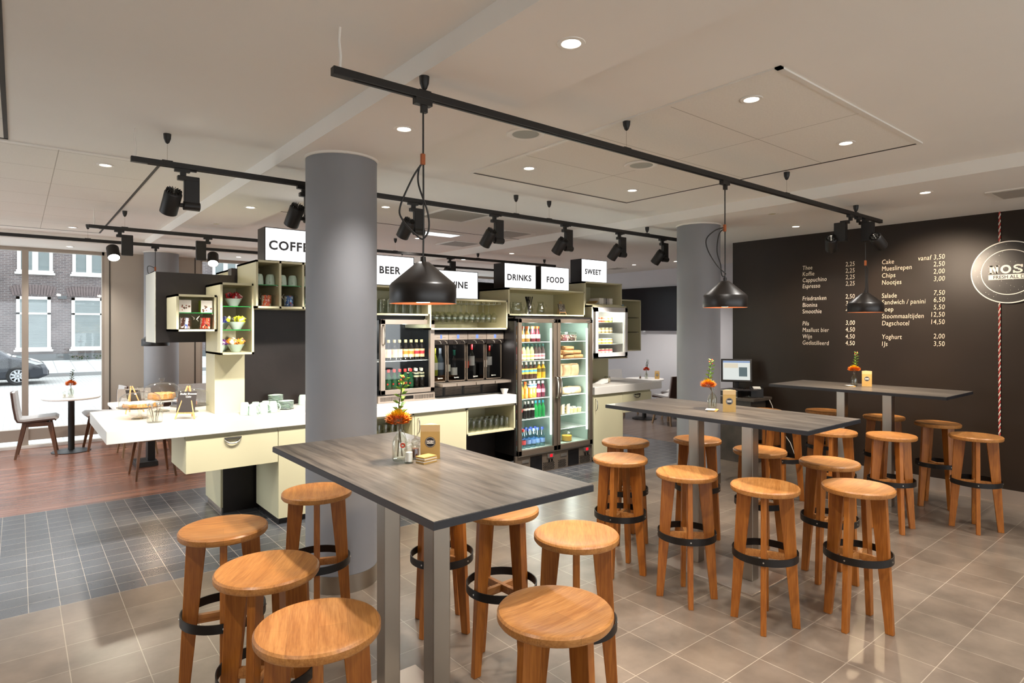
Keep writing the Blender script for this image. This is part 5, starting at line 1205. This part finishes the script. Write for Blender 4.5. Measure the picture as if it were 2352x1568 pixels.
slim = [(.0001, .001), (.042, .001), (.052, .03), (.048, .075), (.032, .115), (.034, .14), (.042, .155)]
jug(4.50, 5.66, 1.870, wide, 'wide glass jug at the far left in the box above the fridge')
jug(4.64, 5.62, 1.870, wide, 'wide glass jug standing right of another one above the fridge')
jug(4.83, 5.62, 1.870, slim, 'slim glass jug stuffed with black straws above the fridge', straws=34)
jug(5.02, 5.62, 1.870, slim, 'slim empty glass jug in the middle of the box above the fridge')
def easel(x, y, z, ang, label, w=.10, h=.13, H=.19, lines=(), col='chalkboard', ts=.016, lh=.022):
    t = thing('table_easel', label, 'easel', (x, y, z)); R = Matrix.Translation((x, y, z)) @ Matrix.Rotation(ang, 4, 'Z'); s = H/.19
    a = MB()
    for k in (-1, 1): a.tube([R @ Vector((k*w*.52, -.045*s, .004)), R @ Vector((k*.008, .012*s, H))], .0048*s, 6)
    a.tube([R @ Vector((0, .07*s, .004)), R @ Vector((0, .016*s, H*.95))], .0048*s, 6); a.box(-w*.42, -.040*s, H*.17, w*.42, -.026*s, H*.21, R); part('easel_frame', a, M['pine'], t)
    Q = R @ Matrix.Translation((0, -.034*s, H*.21)) @ Matrix.Rotation(-.27, 4, 'X')
    a = MB(); a.box(-w/2, -.003, 0, w/2, .002, h, Q); b_ = part('board', a, M[col], t, 'small dark board')
    F3 = Q.to_3x3() @ Matrix(((1, 0, 0), (0, 0, -1), (0, 1, 0)))
    for i, s_ in enumerate(lines): letter('handwriting', s_, ts, Q @ Vector((-w*.40, -.0036, h-ts*1.3-i*lh)), F3, M['white_card'], b_, extr=.0002, offset=.0002, shear=.25)
    return t
easel(5.40, 5.66, 1.870, 0, 'small pine easel with a written board in the box above the fridge', .115, .105, .175, ('warme dranken', 'koffie  thee', 'lekkere hap', 'en meer'), 'patina', .0125, .019)
easel(1.115, 5.70, .95, -.55, 'pine easel with a black board reading in white handwriting beside the cakes', .145, .175, .27, ('Shelby Brownie', '        Cake'), 'chalkboard', .021, .024)
easel(.80, 6.36, .95, 2.4, 'pine easel seen from behind near the far edge of the worktop', .13, .16, .24)
# magazines
mz = Proto(simple('magazine', 'magazine', MB().box(-.13, -.09, 0, .13, .09, .0135), M['white_card']))
for k in range(6): mz.put((6.13+random.uniform(-.004, .004), 5.64+random.uniform(-.004, .004), 2.0165+k*.014), 0, 'thick cream paged magazine lying in the pile under the sweet sign', 'piled magazines')
a = MB()
for k in range(6):
    for (qa, qb) in ((-.045, -.03), (-.018, .03), (.045, .06)): a.box(6.13+qa, 5.5475, 2.019+k*.014, 6.13+qb, 5.5485, 2.028+k*.014)
solo('printed_band', a, M['black_ink'], 'black printed bands across the spines of the piled magazines', 'print')
for k in range(4):
    a = MB(); R = Matrix.Translation((5.87+k*.02, 5.65, 2.0165+k*.004)) @ Matrix.Rotation(-.12-.10*k, 4, 'Y'); a.box(-.09, -.08, 0, .10, .08, .006, R)
    solo('leaflet', a, M['cardboard'], 'bent brown leaflet fanned left of the magazine pile', 'leaflet', 'fanned leaflets')
# small white fridge
t = thing('yoghurt_fridge', 'small white counter top fridge with lit shelves of dessert jars', 'fridge', (6.09, 5.7, 1.312))
a = MB(); a.box(5.768, 5.45, 1.312, 5.79, 5.94, 1.975); a.box(6.41, 5.45, 1.312, 6.43, 5.94, 1.975); a.box(5.768, 5.92, 1.312, 6.43, 5.94, 1.975); a.box(5.768, 5.45, 1.95, 6.43, 5.94, 1.975); a.box(5.768, 5.46, 1.312, 6.43, 5.94, 1.352); part('casing', a, M['fridge_white'], t)
a = MB(); w_ = .05; xa, xb, za, zb = 5.775, 6.40, 1.328, 1.968; a.box(xa, 5.405, za, xb, 5.445, za+.05); a.box(xa, 5.405, zb-.055, xb, 5.445, zb); a.box(xa, 5.405, za, xa+w_, 5.445, zb); a.box(xb-w_, 5.405, za, xb, 5.445, zb); d = part('door', a, M['fridge_white'], t); part('door_glass', bx(xa+w_, 5.42, za+.05, xb-w_, 5.425, zb-.055), M['glass'], d)
part('led_strip', bx(5.80, 5.47, 1.925, 6.30, 5.49, 1.945), M['led'], t); part('toe_grille', bx(5.775, 5.44, 1.308, 6.42, 5.45, 1.328), M['black_gloss'], t)
for zs in (1.778, 1.633, 1.49): part('shelf', bx(5.79, 5.49, zs-.006, 6.40, 5.9, zs), M['wire'], t)
lamp(lamp_data('fridge_light', 'POINT', 2.5, (.96, 1, .88), .05), (6.1, 5.52, 1.91), t); lamp(lamp_data('fridge_light', 'POINT', 1.2, (.96, 1, .88), .05), (6.1, 5.47, 1.58), t)
def djar(c_, l_):
    t = thing('dessert_jar', 'x', 'jar'); a = MB(); a.lathe([(.0001, .001), (.030, .001), (.032, .006), (.032, .055), (.026, .062)], 18, cap1=True); part('filled_glass', a, colmat(c_, .2), t); a = MB(); a.lathe([(.028, .062), (.030, .064), (.030, .074), (.0001, .075)], 18); part('lid', a, colmat(l_, .4), t)
    a = MB(); a.lathe([(.0326, .024), (.0326, .044)], 18); part('label_band', a, colmat('#f0e6d6', .5), t); return t
for zz, cs in ((1.778, ('#d8785a', '#cf5a50', '#e07a58', '#e6c46a', '#cfd67a')), (1.633, ('#d6bd8c',)*5), (1.49, ('#c3cf5a', '#c8cf60', '#e08a38', '#e28c3a', '#e08a34')), (1.352, ('#e59a5a', '#b8485a', '#cf6470', '#cf6672', '#cc6470'))):
    nm = {1.778: 'top', 1.633: 'second', 1.49: 'third', 1.352: 'bottom'}[zz]
    pr_ = {}
    for k, c_ in enumerate(cs):
        if c_ not in pr_: pr_[c_] = Proto(djar(c_, '#d8cdb0'))
        pr_[c_].put((5.90+k*.078, 5.55, zz), 0, 'small dessert jar, %s from the left on the %s shelf of the white fridge' % (('first', 'second', 'third', 'fourth', 'fifth')[k], nm), 'dessert jars in the white fridge')
a = MB(); bg_ = bag('fabric_pouch', .16, .10, .19, mat('pale_blue_fabric', '#a9c4cc', .8, noise=.1, scale=20), 9); bg_.location = (6.78, 5.88, 1.8535); tag(bg_, 'pale blue pouch on the top glass shelf of the slim right box', 'pouch')
solo('ornament', MB().sphere((6.80, 5.86, 1.69), .045, 14, 10), colmat('#241f38'), 'dark round thing on the middle shelf of the slim right box', 'ornament')
solo('ornament', MB().sphere((6.86, 5.86, 1.42), .032, 14, 10), colmat('#d8482a'), 'small orange red thing at the bottom of the slim right box', 'ornament')

# ---- cakes on the worktop
def cake_stand(x, y, z, hgt, r, label, kind, dome=.16):
    t = thing('cake_stand', label, 'cake stand', (x, y, z))
    a = MB(); a.lathe([(.0001, .001), (.065, .001), (.05, .012), (.016, .02), (.013, hgt*.5), (.02, hgt-.02), (.05, hgt-.006), (r, hgt-.004), (r+.004, hgt+.004), (r, hgt+.003), (.0001, hgt+.001)], 40, (x, y, z)); part('glass_plate', a, M['dglass'], t)
    a = MB(); pf = [(r*.93, hgt+.004), (r*.93, hgt+dome*.45), (r*.86, hgt+dome*.72), (r*.62, hgt+dome*.92), (r*.25, hgt+dome), (.012, hgt+dome+.004), (.011, hgt+dome+.012), (.026, hgt+dome+.028), (.022, hgt+dome+.042), (.0001, hgt+dome+.044)]
    a.lathe(pf, 44, (x, y, z)); part('glass_dome', a, M['glass'], t)
    return t
def cake(x, y, z, r, h, m1, m2, label, cat='cake'):
    t = thing('cake', label, cat, (x, y, z)); a = MB(); rr = random.Random(3); n = 30
    pr_ = [(.0001, 0), (r, 0), (r*1.02, h*.5), (r*.96, h)]; a.lathe(pr_, n, (x, y, z)); a.v = [(p[0]+rr.uniform(-.003, .003), p[1]+rr.uniform(-.003, .003), p[2]+(rr.uniform(-.003, .003) if p[2] > z+.002 else 0)) for p in a.v]; part('crumb', a, m1, t)
    a = MB(); a.lathe([(r*.99, h*.93), (r*.9, h*1.10), (r*.4, h*1.2), (.0001, h*1.16)], n, (x, y, z)); a.v = [(p[0], p[1], p[2]+rr.uniform(-.004, .004)) for p in a.v]; part('topping', a, m2, t)
cake_stand(.80, 5.93, .95, .098, .165, 'glass cake stand with dome over a pale iced cake, nearest the worktop corner', 0, .125)
cake(.80, 5.93, 1.053, .125, .032, M['cake'], M['icing'], 'golden cake with pale icing under the left dome')
cake_stand(1.02, 6.30, .95, .115, .160, 'tall glass cake stand with dome at the back over crumble cake', 0, .15)
cake(1.02, 6.30, 1.070, .11, .045, M['cake'], M['cake'], 'crumble cake under the rear dome')
cake_stand(1.22, 6.12, .95, .062, .165, 'low glass cake stand with dome over dark brown pieces, beside the column', 0, .15)
bp = Proto(simple('brownie', 'cake piece', MB().box(-.03, -.022, 0, .03, .022, .028), M['choc']))
for k in range(7): bp.put((1.15+.045*(k % 3), 6.08+.05*(k//3), 1.0165+.0295*(k == 6)), k*.7, 'brown cake piece under the right hand dome', 'brown cake pieces')
j = swing_jar(.055, .11, None); j.location = (.86, 5.62, .95); tag(j, 'clear swing top jar with spoons in front of the left cake stand')
sp_ = Proto(simple('spoon', 'spoon', MB().tube([(0, 0, .005), (.012, 0, .06), (.03, 0, .13)], .0022, 6).sphere((.033, 0, .142), .010, 10, 6, 1.4), M['chrome']))
for k in range(6): sp_.put((.86+.014*math.cos(k), 5.62+.014*math.sin(k), .953), k*1.05, 'metal spoon standing in the clear jar by the cakes', 'spoons in the jar')
j = swing_jar(.045, .09, printmat('#8f7c66', '#efe8dc', 90)); j.location = (6.30, 5.68, .95); tag(j, 'small clear jar on the right worktop beneath the white fridge')
a = MB(); R = Matrix.Translation((6.14, 5.66, .95)) @ Matrix.Rotation(-.15, 4, 'Y'); a.prism([(-.09, 0), (.09, .0), (.09, .05), (.06, .05)], -.06, .06, 'y', R)
solo('napkin_stack', a, M['white_china'], 'slanting white napkins lying on the right worktop by the tall fridge', 'napkins')

# ================================================================ TILL STAND
t = thing('till_stand', 'worn dark concrete looking stand carrying the till against the black wall', 'stand', (7.25, 4.2, 0))
part('pedestal', bx(7.10, 4.02, 0, 7.46, 4.46, .79), M['patina'], t, bevel=.003); part('top', bx(7.04, 3.95, .79, 7.49, 4.50, .825), M['patina'], t, bevel=.003)
t = thing('cash_drawer', 'black cash drawer with pale edges on the till stand', 'till', (7.2, 4.33, .825)); part('box', bx(7.06, 4.18, .825, 7.40, 4.49, .905), M['black_plastic'], t)
a = MB(); a.box(7.058, 4.178, .900, 7.06, 4.49, .906); a.box(7.058, 4.178, .828, 7.06, 4.49, .832); part('edge_trim', a, M['white_trim'], t)
t = thing('till_monitor', 'black tilted touch screen of the till showing a lit sales page', 'monitor', (7.25, 4.3, .905))
vd = Vector((-.80, -.52, .22)).normalized(); zax = vd; xax = Vector((0, 0, 1)).cross(zax).normalized(); yax = zax.cross(xax)
R = Matrix((( xax.x, yax.x, zax.x, 7.24), (xax.y, yax.y, zax.y, 4.30), (xax.z, yax.z, zax.z, 1.155), (0, 0, 0, 1)))
a = MB(); a.box(-.19, -.15, -.03, .19, .15, 0, R); part('bezel', a, M['black_plastic'], t, bevel=.006)
a = MB(); a.box(-.165, -.125, 0, .165, .125, .0015, R); sc = part('lit_screen', a, M['screen'], t, 'glowing page')
a = MB(); a.box(-.165, .10, .0015, .165, .122, .0025, R); part('header_row', a, M['screen_blue'], sc); a = MB(); a.box(.03, -.08, .0015, .13, .04, .0025, R); part('grey_panel', a, M['screen_grey'], sc); a = MB(); a.box(-.15, .03, .0015, .02, .09, .0025, R); part('cream_panel', a, M['screen_cream'], sc)
a = MB(); a.tube([(7.27, 4.31, 1.06), (7.29, 4.33, .95), (7.28, 4.32, .91)], .03, 8); a.box(7.20, 4.24, .905, 7.37, 4.40, .918); part('foot', a, M['black_plastic'], t)
t = thing('keyboard', 'black keyboard lying in front of the till screen', 'keyboard', (7.13, 4.18, .905)); R = Matrix.Translation((7.13, 4.16, .912)) @ Matrix.Rotation(-.98, 4, 'Z')
a = MB(); a.box(-.19, -.06, 0, .19, .06, .012, R); part('base', a, M['black_plastic'], t)
a = MB()
for r_ in range(4):
    for k in range(16): a.box(-.18+k*.0226, -.05+r_*.026, .012, -.18+k*.0226+.018, -.05+r_*.026+.020, .017, R)
part('keys', a, colmat('#3a302b'), t, kind='stuff')
t = thing('receipt_printer', 'black receipt printer with white paper at the right of the till', 'printer', (7.28, 4.06, .825)); R = Matrix.Translation((7.30, 4.06, .825)) @ Matrix.Rotation(-.9, 4, 'Z')
a = MB(); a.prism([(-.07, 0), (.07, 0), (.07, .11), (.03, .135), (-.07, .115)], -.075, .075, 'x', R); part('body', a, M['black_plastic'], t, bevel=.005)
a = MB(); a.box(-.045, -.06, .1195, .045, .03, .1305, R @ Matrix.Rotation(.16, 4, 'X')); part('paper', a, M['white_card'], t)
solo('paperweight', MB().sphere((7.10, 4.04, .847), .022, 16, 12), M['dglass'], 'small glass ball on the till stand edge', 'glass ball')
a = MB(); a.tube([(7.43, 3.96, .80), (7.45, 3.93, .72), (7.46, 3.90, .60), (7.46, 3.84, .45), (7.46, 3.70, .28), (7.46, 3.62, .08), (7.45, 3.6, .008)], .005, 7); solo('power_cable', a, M['tape_steel'], 'white cable dropping from the till stand down the black wall', 'cable')
a = MB(); a.box(7.44, 3.35, .30, 7.51, 3.44, .42); solo('wall_socket', a, M['white_trim'], 'white socket box low on the black wall behind the stools', 'socket', bevel=.004)
# screen on the far wall
t = thing('wall_screen', 'large black television on the far grey wall, partly behind the pillar', 'television', (9.82, 7.75, 1.64)); part('screen', bx(9.79, 7.05, 1.64, 9.84, 8.60, 2.50), M['tv'], t, bevel=.003); part('sensor', bx(9.785, 7.80, 1.628, 9.80, 7.86, 1.64), M['screw'], t)

# ================================================================ DINING CHAIRS AND ROUND TABLES
def dining_chair(leg='walnut'):
    """faces +x"""
    t = thing('dining_chair', 'x', 'chair')
    prof = [(.215, .462), (.20, .478), (.08, .472), (-.12, .458), (-.185, .468), (-.218, .52), (-.240, .66), (-.262, .86)]
    def sweep(off0, off1, wf):
        a = MB(); n = len(prof); vs = []
        nrm = []
        for i in range(n):
            p0, p1 = prof[max(i-1, 0)], prof[min(i+1, n-1)]; dx, dz = p1[0]-p0[0], p1[1]-p0[1]; L_ = math.hypot(dx, dz); nrm.append((dz/L_, -dx/L_))
        m_ = 9
        for s_ in (off0, off1):
            for i, (px, pz) in enumerate(prof):
                wd = wf*(1 if i < 6 else (.98, .93)[i-6])
                for k in range(m_):
                    v_ = -1+2*k/(m_-1); curl = .018*v_*v_
                    vs.append((px+nrm[i][0]*s_+(curl if i > 4 else 0), v_*wd, pz+nrm[i][1]*s_+(curl if i <= 4 else 0)))
        fs = []; q = n*m_
        for i in range(n-1):
            for k in range(m_-1):
                b0 = i*m_+k; fs.append((b0, b0+1, b0+m_+1, b0+m_)); fs.append(tuple(q+v for v in (b0, b0+m_, b0+m_+1, b0+1)))
        for i in range(n-1):
            for k in (0, m_-1): fs.append((i*m_+k, (i+1)*m_+k, q+(i+1)*m_+k, q+i*m_+k))
        for k in range(m_-1):
            for i in (0, n-1): fs.append((i*m_+k, i*m_+k+1, q+i*m_+k+1, q+i*m_+k))
        a.add(vs, fs, True); return a
    part('shell', sweep(-.014, .006, .215), M['brown_fabric'], t, 'dark brown outer shell'); part('cushion', sweep(.004, .034, .212), M['grey_fabric'], t, 'light grey upholstery')
    for sx, sy in ((1, 1), (1, -1), (-1, 1), (-1, -1)):
        a = MB(); p0, p1 = Vector((sx*.13+.01, sy*.14, .45)), Vector((sx*.215+.005, sy*.20, 0)); vs = []
        for p, s_ in ((p0, .024), (p1, .014)): vs += [(p.x-s_, p.y-s_*.7, p.z), (p.x+s_, p.y-s_*.7, p.z), (p.x+s_, p.y+s_*.7, p.z), (p.x-s_, p.y+s_*.7, p.z)]
        a.add(vs, [(0, 1, 2, 3), (4, 7, 6, 5), (0, 4, 5, 1), (1, 5, 6, 2), (2, 6, 7, 3), (3, 7, 4, 0)]); part('leg', a, M[leg], t)
    a = MB()
    for sy in (-1, 1): a.box(-.14, sy*.14-.012, .40, .16, sy*.14+.012, .452)
    a.box(-.13, -.14, .415, -.10, .14, .452); a.box(.11, -.14, .415, .14, .14, .452); part('seat_frame', a, M[leg], t)
    return t
dc = Proto(dining_chair()); dc2 = Proto(dining_chair('walnut_l'))
dc.put((.205, 10.36, 0), math.radians(-4), 'grey and brown dining chair left of the round window table, seen from the side')
dc.put((.965, 10.40, 0), math.radians(184), 'dining chair right of the round window table, mostly behind the worktop corner')
dc.put((1.22, 8.12, 0), math.radians(92), 'dark legged dining chair under the worktop end, nearest the tiled floor')
dc2.put((1.27, 9.66, 0), math.radians(-88), 'light legged dining chair behind the square table, its back above the cake domes')
dc2.put((2.02, 9.95, 0), math.radians(-100), 'light legged dining chair whose back shows beside the cream column')
dc2.put((1.90, 8.75, 0), math.radians(178), 'light legged dining chair right of the square table behind the worktop')
dc2.put((8.97, 6.62, 0), math.radians(84), 'dining chair with big brown back beside the far pillar')
dc2.put((9.30, 7.98, 0), math.radians(-92), 'dining chair behind the right worktop, front one of two brown backs')
dc2.put((8.72, 7.92, 0), math.radians(-60), 'dining chair behind the right worktop, leftmost brown back')
dc2.put((9.56, 6.9, 0), math.radians(110), 'dining chair half hidden by the far pillar near the grey wall')
def round_table(x, y, r, label, top='white_china'):
    t = thing('cafe_table', label, 'table', (x, y, 0))
    a = MB(); a.lathe([(.0001, .725), (r-.01, .725), (r, .732), (r, .745), (r-.006, .75), (.0001, .75)], 56, (x, y, 0)); part('tabletop', a, M[top], t)
    a = MB(); a.lathe([(.045, .725), (.038, .71), (.038, .03)], 24, (x, y, 0)); part('pedestal', a, M['black_matt'], t)
    a = MB(); a.lathe([(.0001, .0), (.225, .0), (.228, .008), (.21, .014), (.04, .03)], 40, (x, y, 0)); part('base_plate', a, M['black_matt'], t)
round_table(.583, 10.38, .335, 'round white table on a black pedestal at the street window')
round_table(9.12, 7.30, .36, 'round white table near the far grey wall, seen above the right worktop')
t = thing('cafe_table', 'square white table on a thick black post hidden behind the left worktop', 'table', (1.30, 8.83, 0))
part('tabletop', bx(.90, 8.36, .715, 1.70, 9.32, .75), M['white_china'], t, bevel=.003); part('pedestal', bx(1.26, 8.72, .06, 1.34, 8.88, .715), M['black_matt'], t); part('base_plate', bx(1.12, 8.62, 0, 1.36, 8.96, .06), M['black_matt'], t, bevel=.004)
vase_flower(.575, 10.33, .75, 'glass vase with an orange flower on the round window table', 1.0, ('orange', 'orange'), .075, bead=False, leafm='darkgreen', berries=False)
vase_flower(9.08, 7.22, .75, 'glass vase with a dark orange flower on the far round table', .95, ('redorange', 'redorange'), .065, bead=False, leafm='darkgreen', berries=False)
menu_card(9.24, 7.10, .75, math.radians(-140), 'golden triangular menu card on the far round table', .085, .15)
mill(.50, 10.30, .75, 'salt', 'clear salt mill on the round window table')
mill(9.0, 7.30, .75, 'pepper', 'clear pepper mill on the far round table')

# ================================================================ STREET OUTSIDE
GZ = -.15
struct('floor_street', MB().box(-60, YW+.15, GZ-.1, 60, 13.9, GZ), M['paving']); 
a = MB(); a.add([(-60, 13.9, GZ), (60, 13.9, GZ), (60, 28.4, GZ), (-60, 28.4, GZ)], [(0, 1, 2, 3)]); struct('floor_road', a, M['clinker'])
a = MB(); a.add([(-60, 28.6, -.03), (60, 28.6, -.03), (60, 33, .26), (-60, 33, .26)], [(0, 1, 2, 3)]); struct('floor_pavement', a, M['paving'])
struct('trim_kerb', MB().box(-60, 28.4, -.3, 60, 28.6, -.02), M['kerb'])
a = MB(); a.box(-60, Y0-20, GZ-.1, X0-.11, YW+.15, GZ); a.box(X0-.11, Y0-20, GZ-.1, 60, Y0-.11, GZ); struct('floor_bounce_yard', a, M['bounce_yard'])  # unseen pale ground added to bounce daylight onto the ceiling
t = thing('brick_house', 'long brown brick house front across the street with white windows', 'house', (4, 33.2, 0))
part('wall', bx(-25, 33.0, -.2, 45, 33.6, 11), M['brick'], t); part('plinth', bx(-25, 32.97, -.2, 45, 33.0, .55), M['plinth'], t)
def house_window(x0, x1, z0, z1, two=False, sash=None, arch=False, fill='blind'):
    a = MB(); f_ = .12; a.box(x0-.03, 32.93, z0, x1+.03, 33.02, z0+f_); a.box(x0, 32.95, z1-f_, x1, 33.02, z1); a.box(x0, 32.95, z0, x0+f_, 33.02, z1); a.box(x1-f_, 32.95, z0, x1, 33.02, z1)
    if two: m_ = (x0+x1)/2; a.box(m_-.1, 32.95, z0, m_+.1, 33.02, z1)
    if sash: a.box(x0, 32.95, sash-.04, x1, 33.02, sash+.04)
    a.box(x0-.08, 32.88, z0-.06, x1+.08, 33.0, z0+.02)
    p = part('window', a, M['white_paint'], t); part('pane', bx(x0+f_, 32.985, z0+f_, x1-f_, 32.992, z1-f_), M[fill], p)
    if arch:
        a = MB(); n = 15; R_ = 3.2; cx = (x0+x1)/2; hw = (x1-x0)/2+.12; zc = z1+.02-math.sqrt(R_*R_-hw*hw)
        for i in range(n):
            q0 = math.asin(hw/R_)*(-1+2*i/n); q1 = math.asin(hw/R_)*(-1+2*(i+.82)/n)
            a.prism([(cx+R_*math.sin(q0), zc+R_*math.cos(q0)), (cx+R_*math.sin(q1), zc+R_*math.cos(q1)), (cx+(R_+.42)*math.sin(q1*1.0), zc+(R_+.42)*math.cos(q1)), (cx+(R_+.42)*math.sin(q0), zc+(R_+.42)*math.cos(q0))], 32.975, 33.0, 'y')
        part('brick_arch', a, M['brick_arch'], p)
for k in range(-4, 10):
    xo = k*1.89
    if k in (-2,): continue
    house_window(-.03+xo, 1.13+xo, .72, 3.0, sash=2.28, arch=True, fill='blind')
    house_window(-.0+xo, 1.20+xo, 4.0, 6.2, two=True, fill='curtain')
a = MB(); a.box(1.38, 32.96, 2.93, 1.68, 33.0, 3.06); part('air_brick', a, M['plinth'], t)
a = MB(); a.box(-3.0, 32.3, 3.55, -.62, 33.0, 3.72); a.box(-2.9, 32.6, 3.72, -.7, 33.0, 3.8); a.box(-.85, 32.7, 2.9, -.72, 33, 3.55); part('door_canopy', a, M['white_paint'], t)
# parked car (length along x, front to the right)
def car(xf, y, z, label):
    t = thing('parked_car', label, 'car', (xf-2, y+.85, z)); L_ = 3.95; W_ = 1.68
    side = [(0, .28), (.02, .50), (.10, .66), (.45, .80), (.95, .92), (1.55, 1.36), (1.9, 1.46), (2.9, 1.44), (3.5, 1.26), (3.85, .95), (3.93, .60), (3.9, .30), (3.55, .20), (.25, .18)]
    n = len(side); a = MB(); vs = []; secs = [(0, .93, .04), (.05, 1, 0), (.5, 1, 0), (.95, 1, 0), (1, .93, .04)]
    for f_, sc_f, dz in secs:
        for px, pz in side:
            inset = .17 if pz > .93 else (.03 if pz > .7 else 0)
            yy = y+inset+(W_-2*inset)*f_; cxm, czm = 1.95, .7
            vs.append((xf-(cxm+(px-cxm)*sc_f), yy, z+czm+(pz-czm)*(sc_f)))
    fs = []
    for s_ in range(len(secs)-1):
        for i in range(n): fs.append((s_*n+i, s_*n+(i+1) % n, (s_+1)*n+(i+1) % n, (s_+1)*n+i))
    fs += [tuple(range(n)), tuple((len(secs)-1)*n+i for i in range(n-1, -1, -1))]
    a.add(vs, fs, False); part('body', a, M['car'], t, 'dark blue bodywork', bevel=.03)
    a = MB(); yw = y+.155
    for pl in ([(1.22, .97), (1.66, 1.33), (2.25, 1.38), (2.25, .97)], [(2.33, .97), (2.33, 1.38), (2.9, 1.36), (3.35, 1.18), (3.35, .99)]): a.prism([(xf-p, z+q) for p, q in pl], yw-.02, yw+.02, 'y')
    part('side_windows', a, M['car_glass'], t)
    a = MB(); a.add([(xf-1.02, y+.25, z+.955), (xf-1.02, y+W_-.25, z+.955), (xf-1.56, y+W_-.28, z+1.375), (xf-1.56, y+.28, z+1.375)], [(0, 1, 2, 3)]); part('windscreen', a, M['car_glass'], t)
    a = MB(); a.prism([(xf-.12, z+.66), (xf-.50, z+.78), (xf-.62, z+.76), (xf-.32, z+.64)], y-.012, y+.06, 'y'); part('headlight', a, M['rim'], t)
    a = MB(); a.box(xf-.02, y+.3, z+.28, xf+.02, y+W_-.3, z+.42); part('grille', a, M['tyre'], t)
    a = MB(); a.box(xf-1.5, y-.13, z+.95, xf-1.32, y+.03, z+1.08); part('wing_mirror', a, M['car'], t, bevel=.02)
    for px in (.78, 3.2):
        q = Matrix.Translation((xf-px, y-.005, z+.30)) @ Matrix.Rotation(PI/2, 4, 'X'); a = MB(); a.lathe([(.19, .02), (.24, .04), (.29, .03), (.30, -.02), (.30, -.18), (.001, -.18)], 32, m=q); w_ = part('wheel', a, M['tyre'], t)
        a = MB(); a.lathe([(.0001, .03), (.05, .03), (.05, .022)], 20, m=q); a.lathe([(.185, .03), (.20, .03), (.20, .0)], 28, m=q)
        for k in range(9): a.box(.04, -.026, .016, .19, .026, .03, q @ Matrix.Rotation(2*PI*k/9, 4, 'Z'))
        part('wheel_cover', a, M['rim'], w_)
car(.80, 25.0, GZ, 'dark blue hatchback parked in the street beyond the window')
a = MB(); rr = random.Random(4)
for k in range(60): leafmb(a, (2.3+rr.uniform(-.5, .7), 32.7+rr.uniform(-.1, .1), .26+rr.uniform(0, .15)), (rr.uniform(-1, 1), -1, rr.uniform(0, 1)), .12, .03)
solo('weeds', a, M['darkgreen'], 'low green weeds at the foot of the brick house', 'plant', kind='stuff')
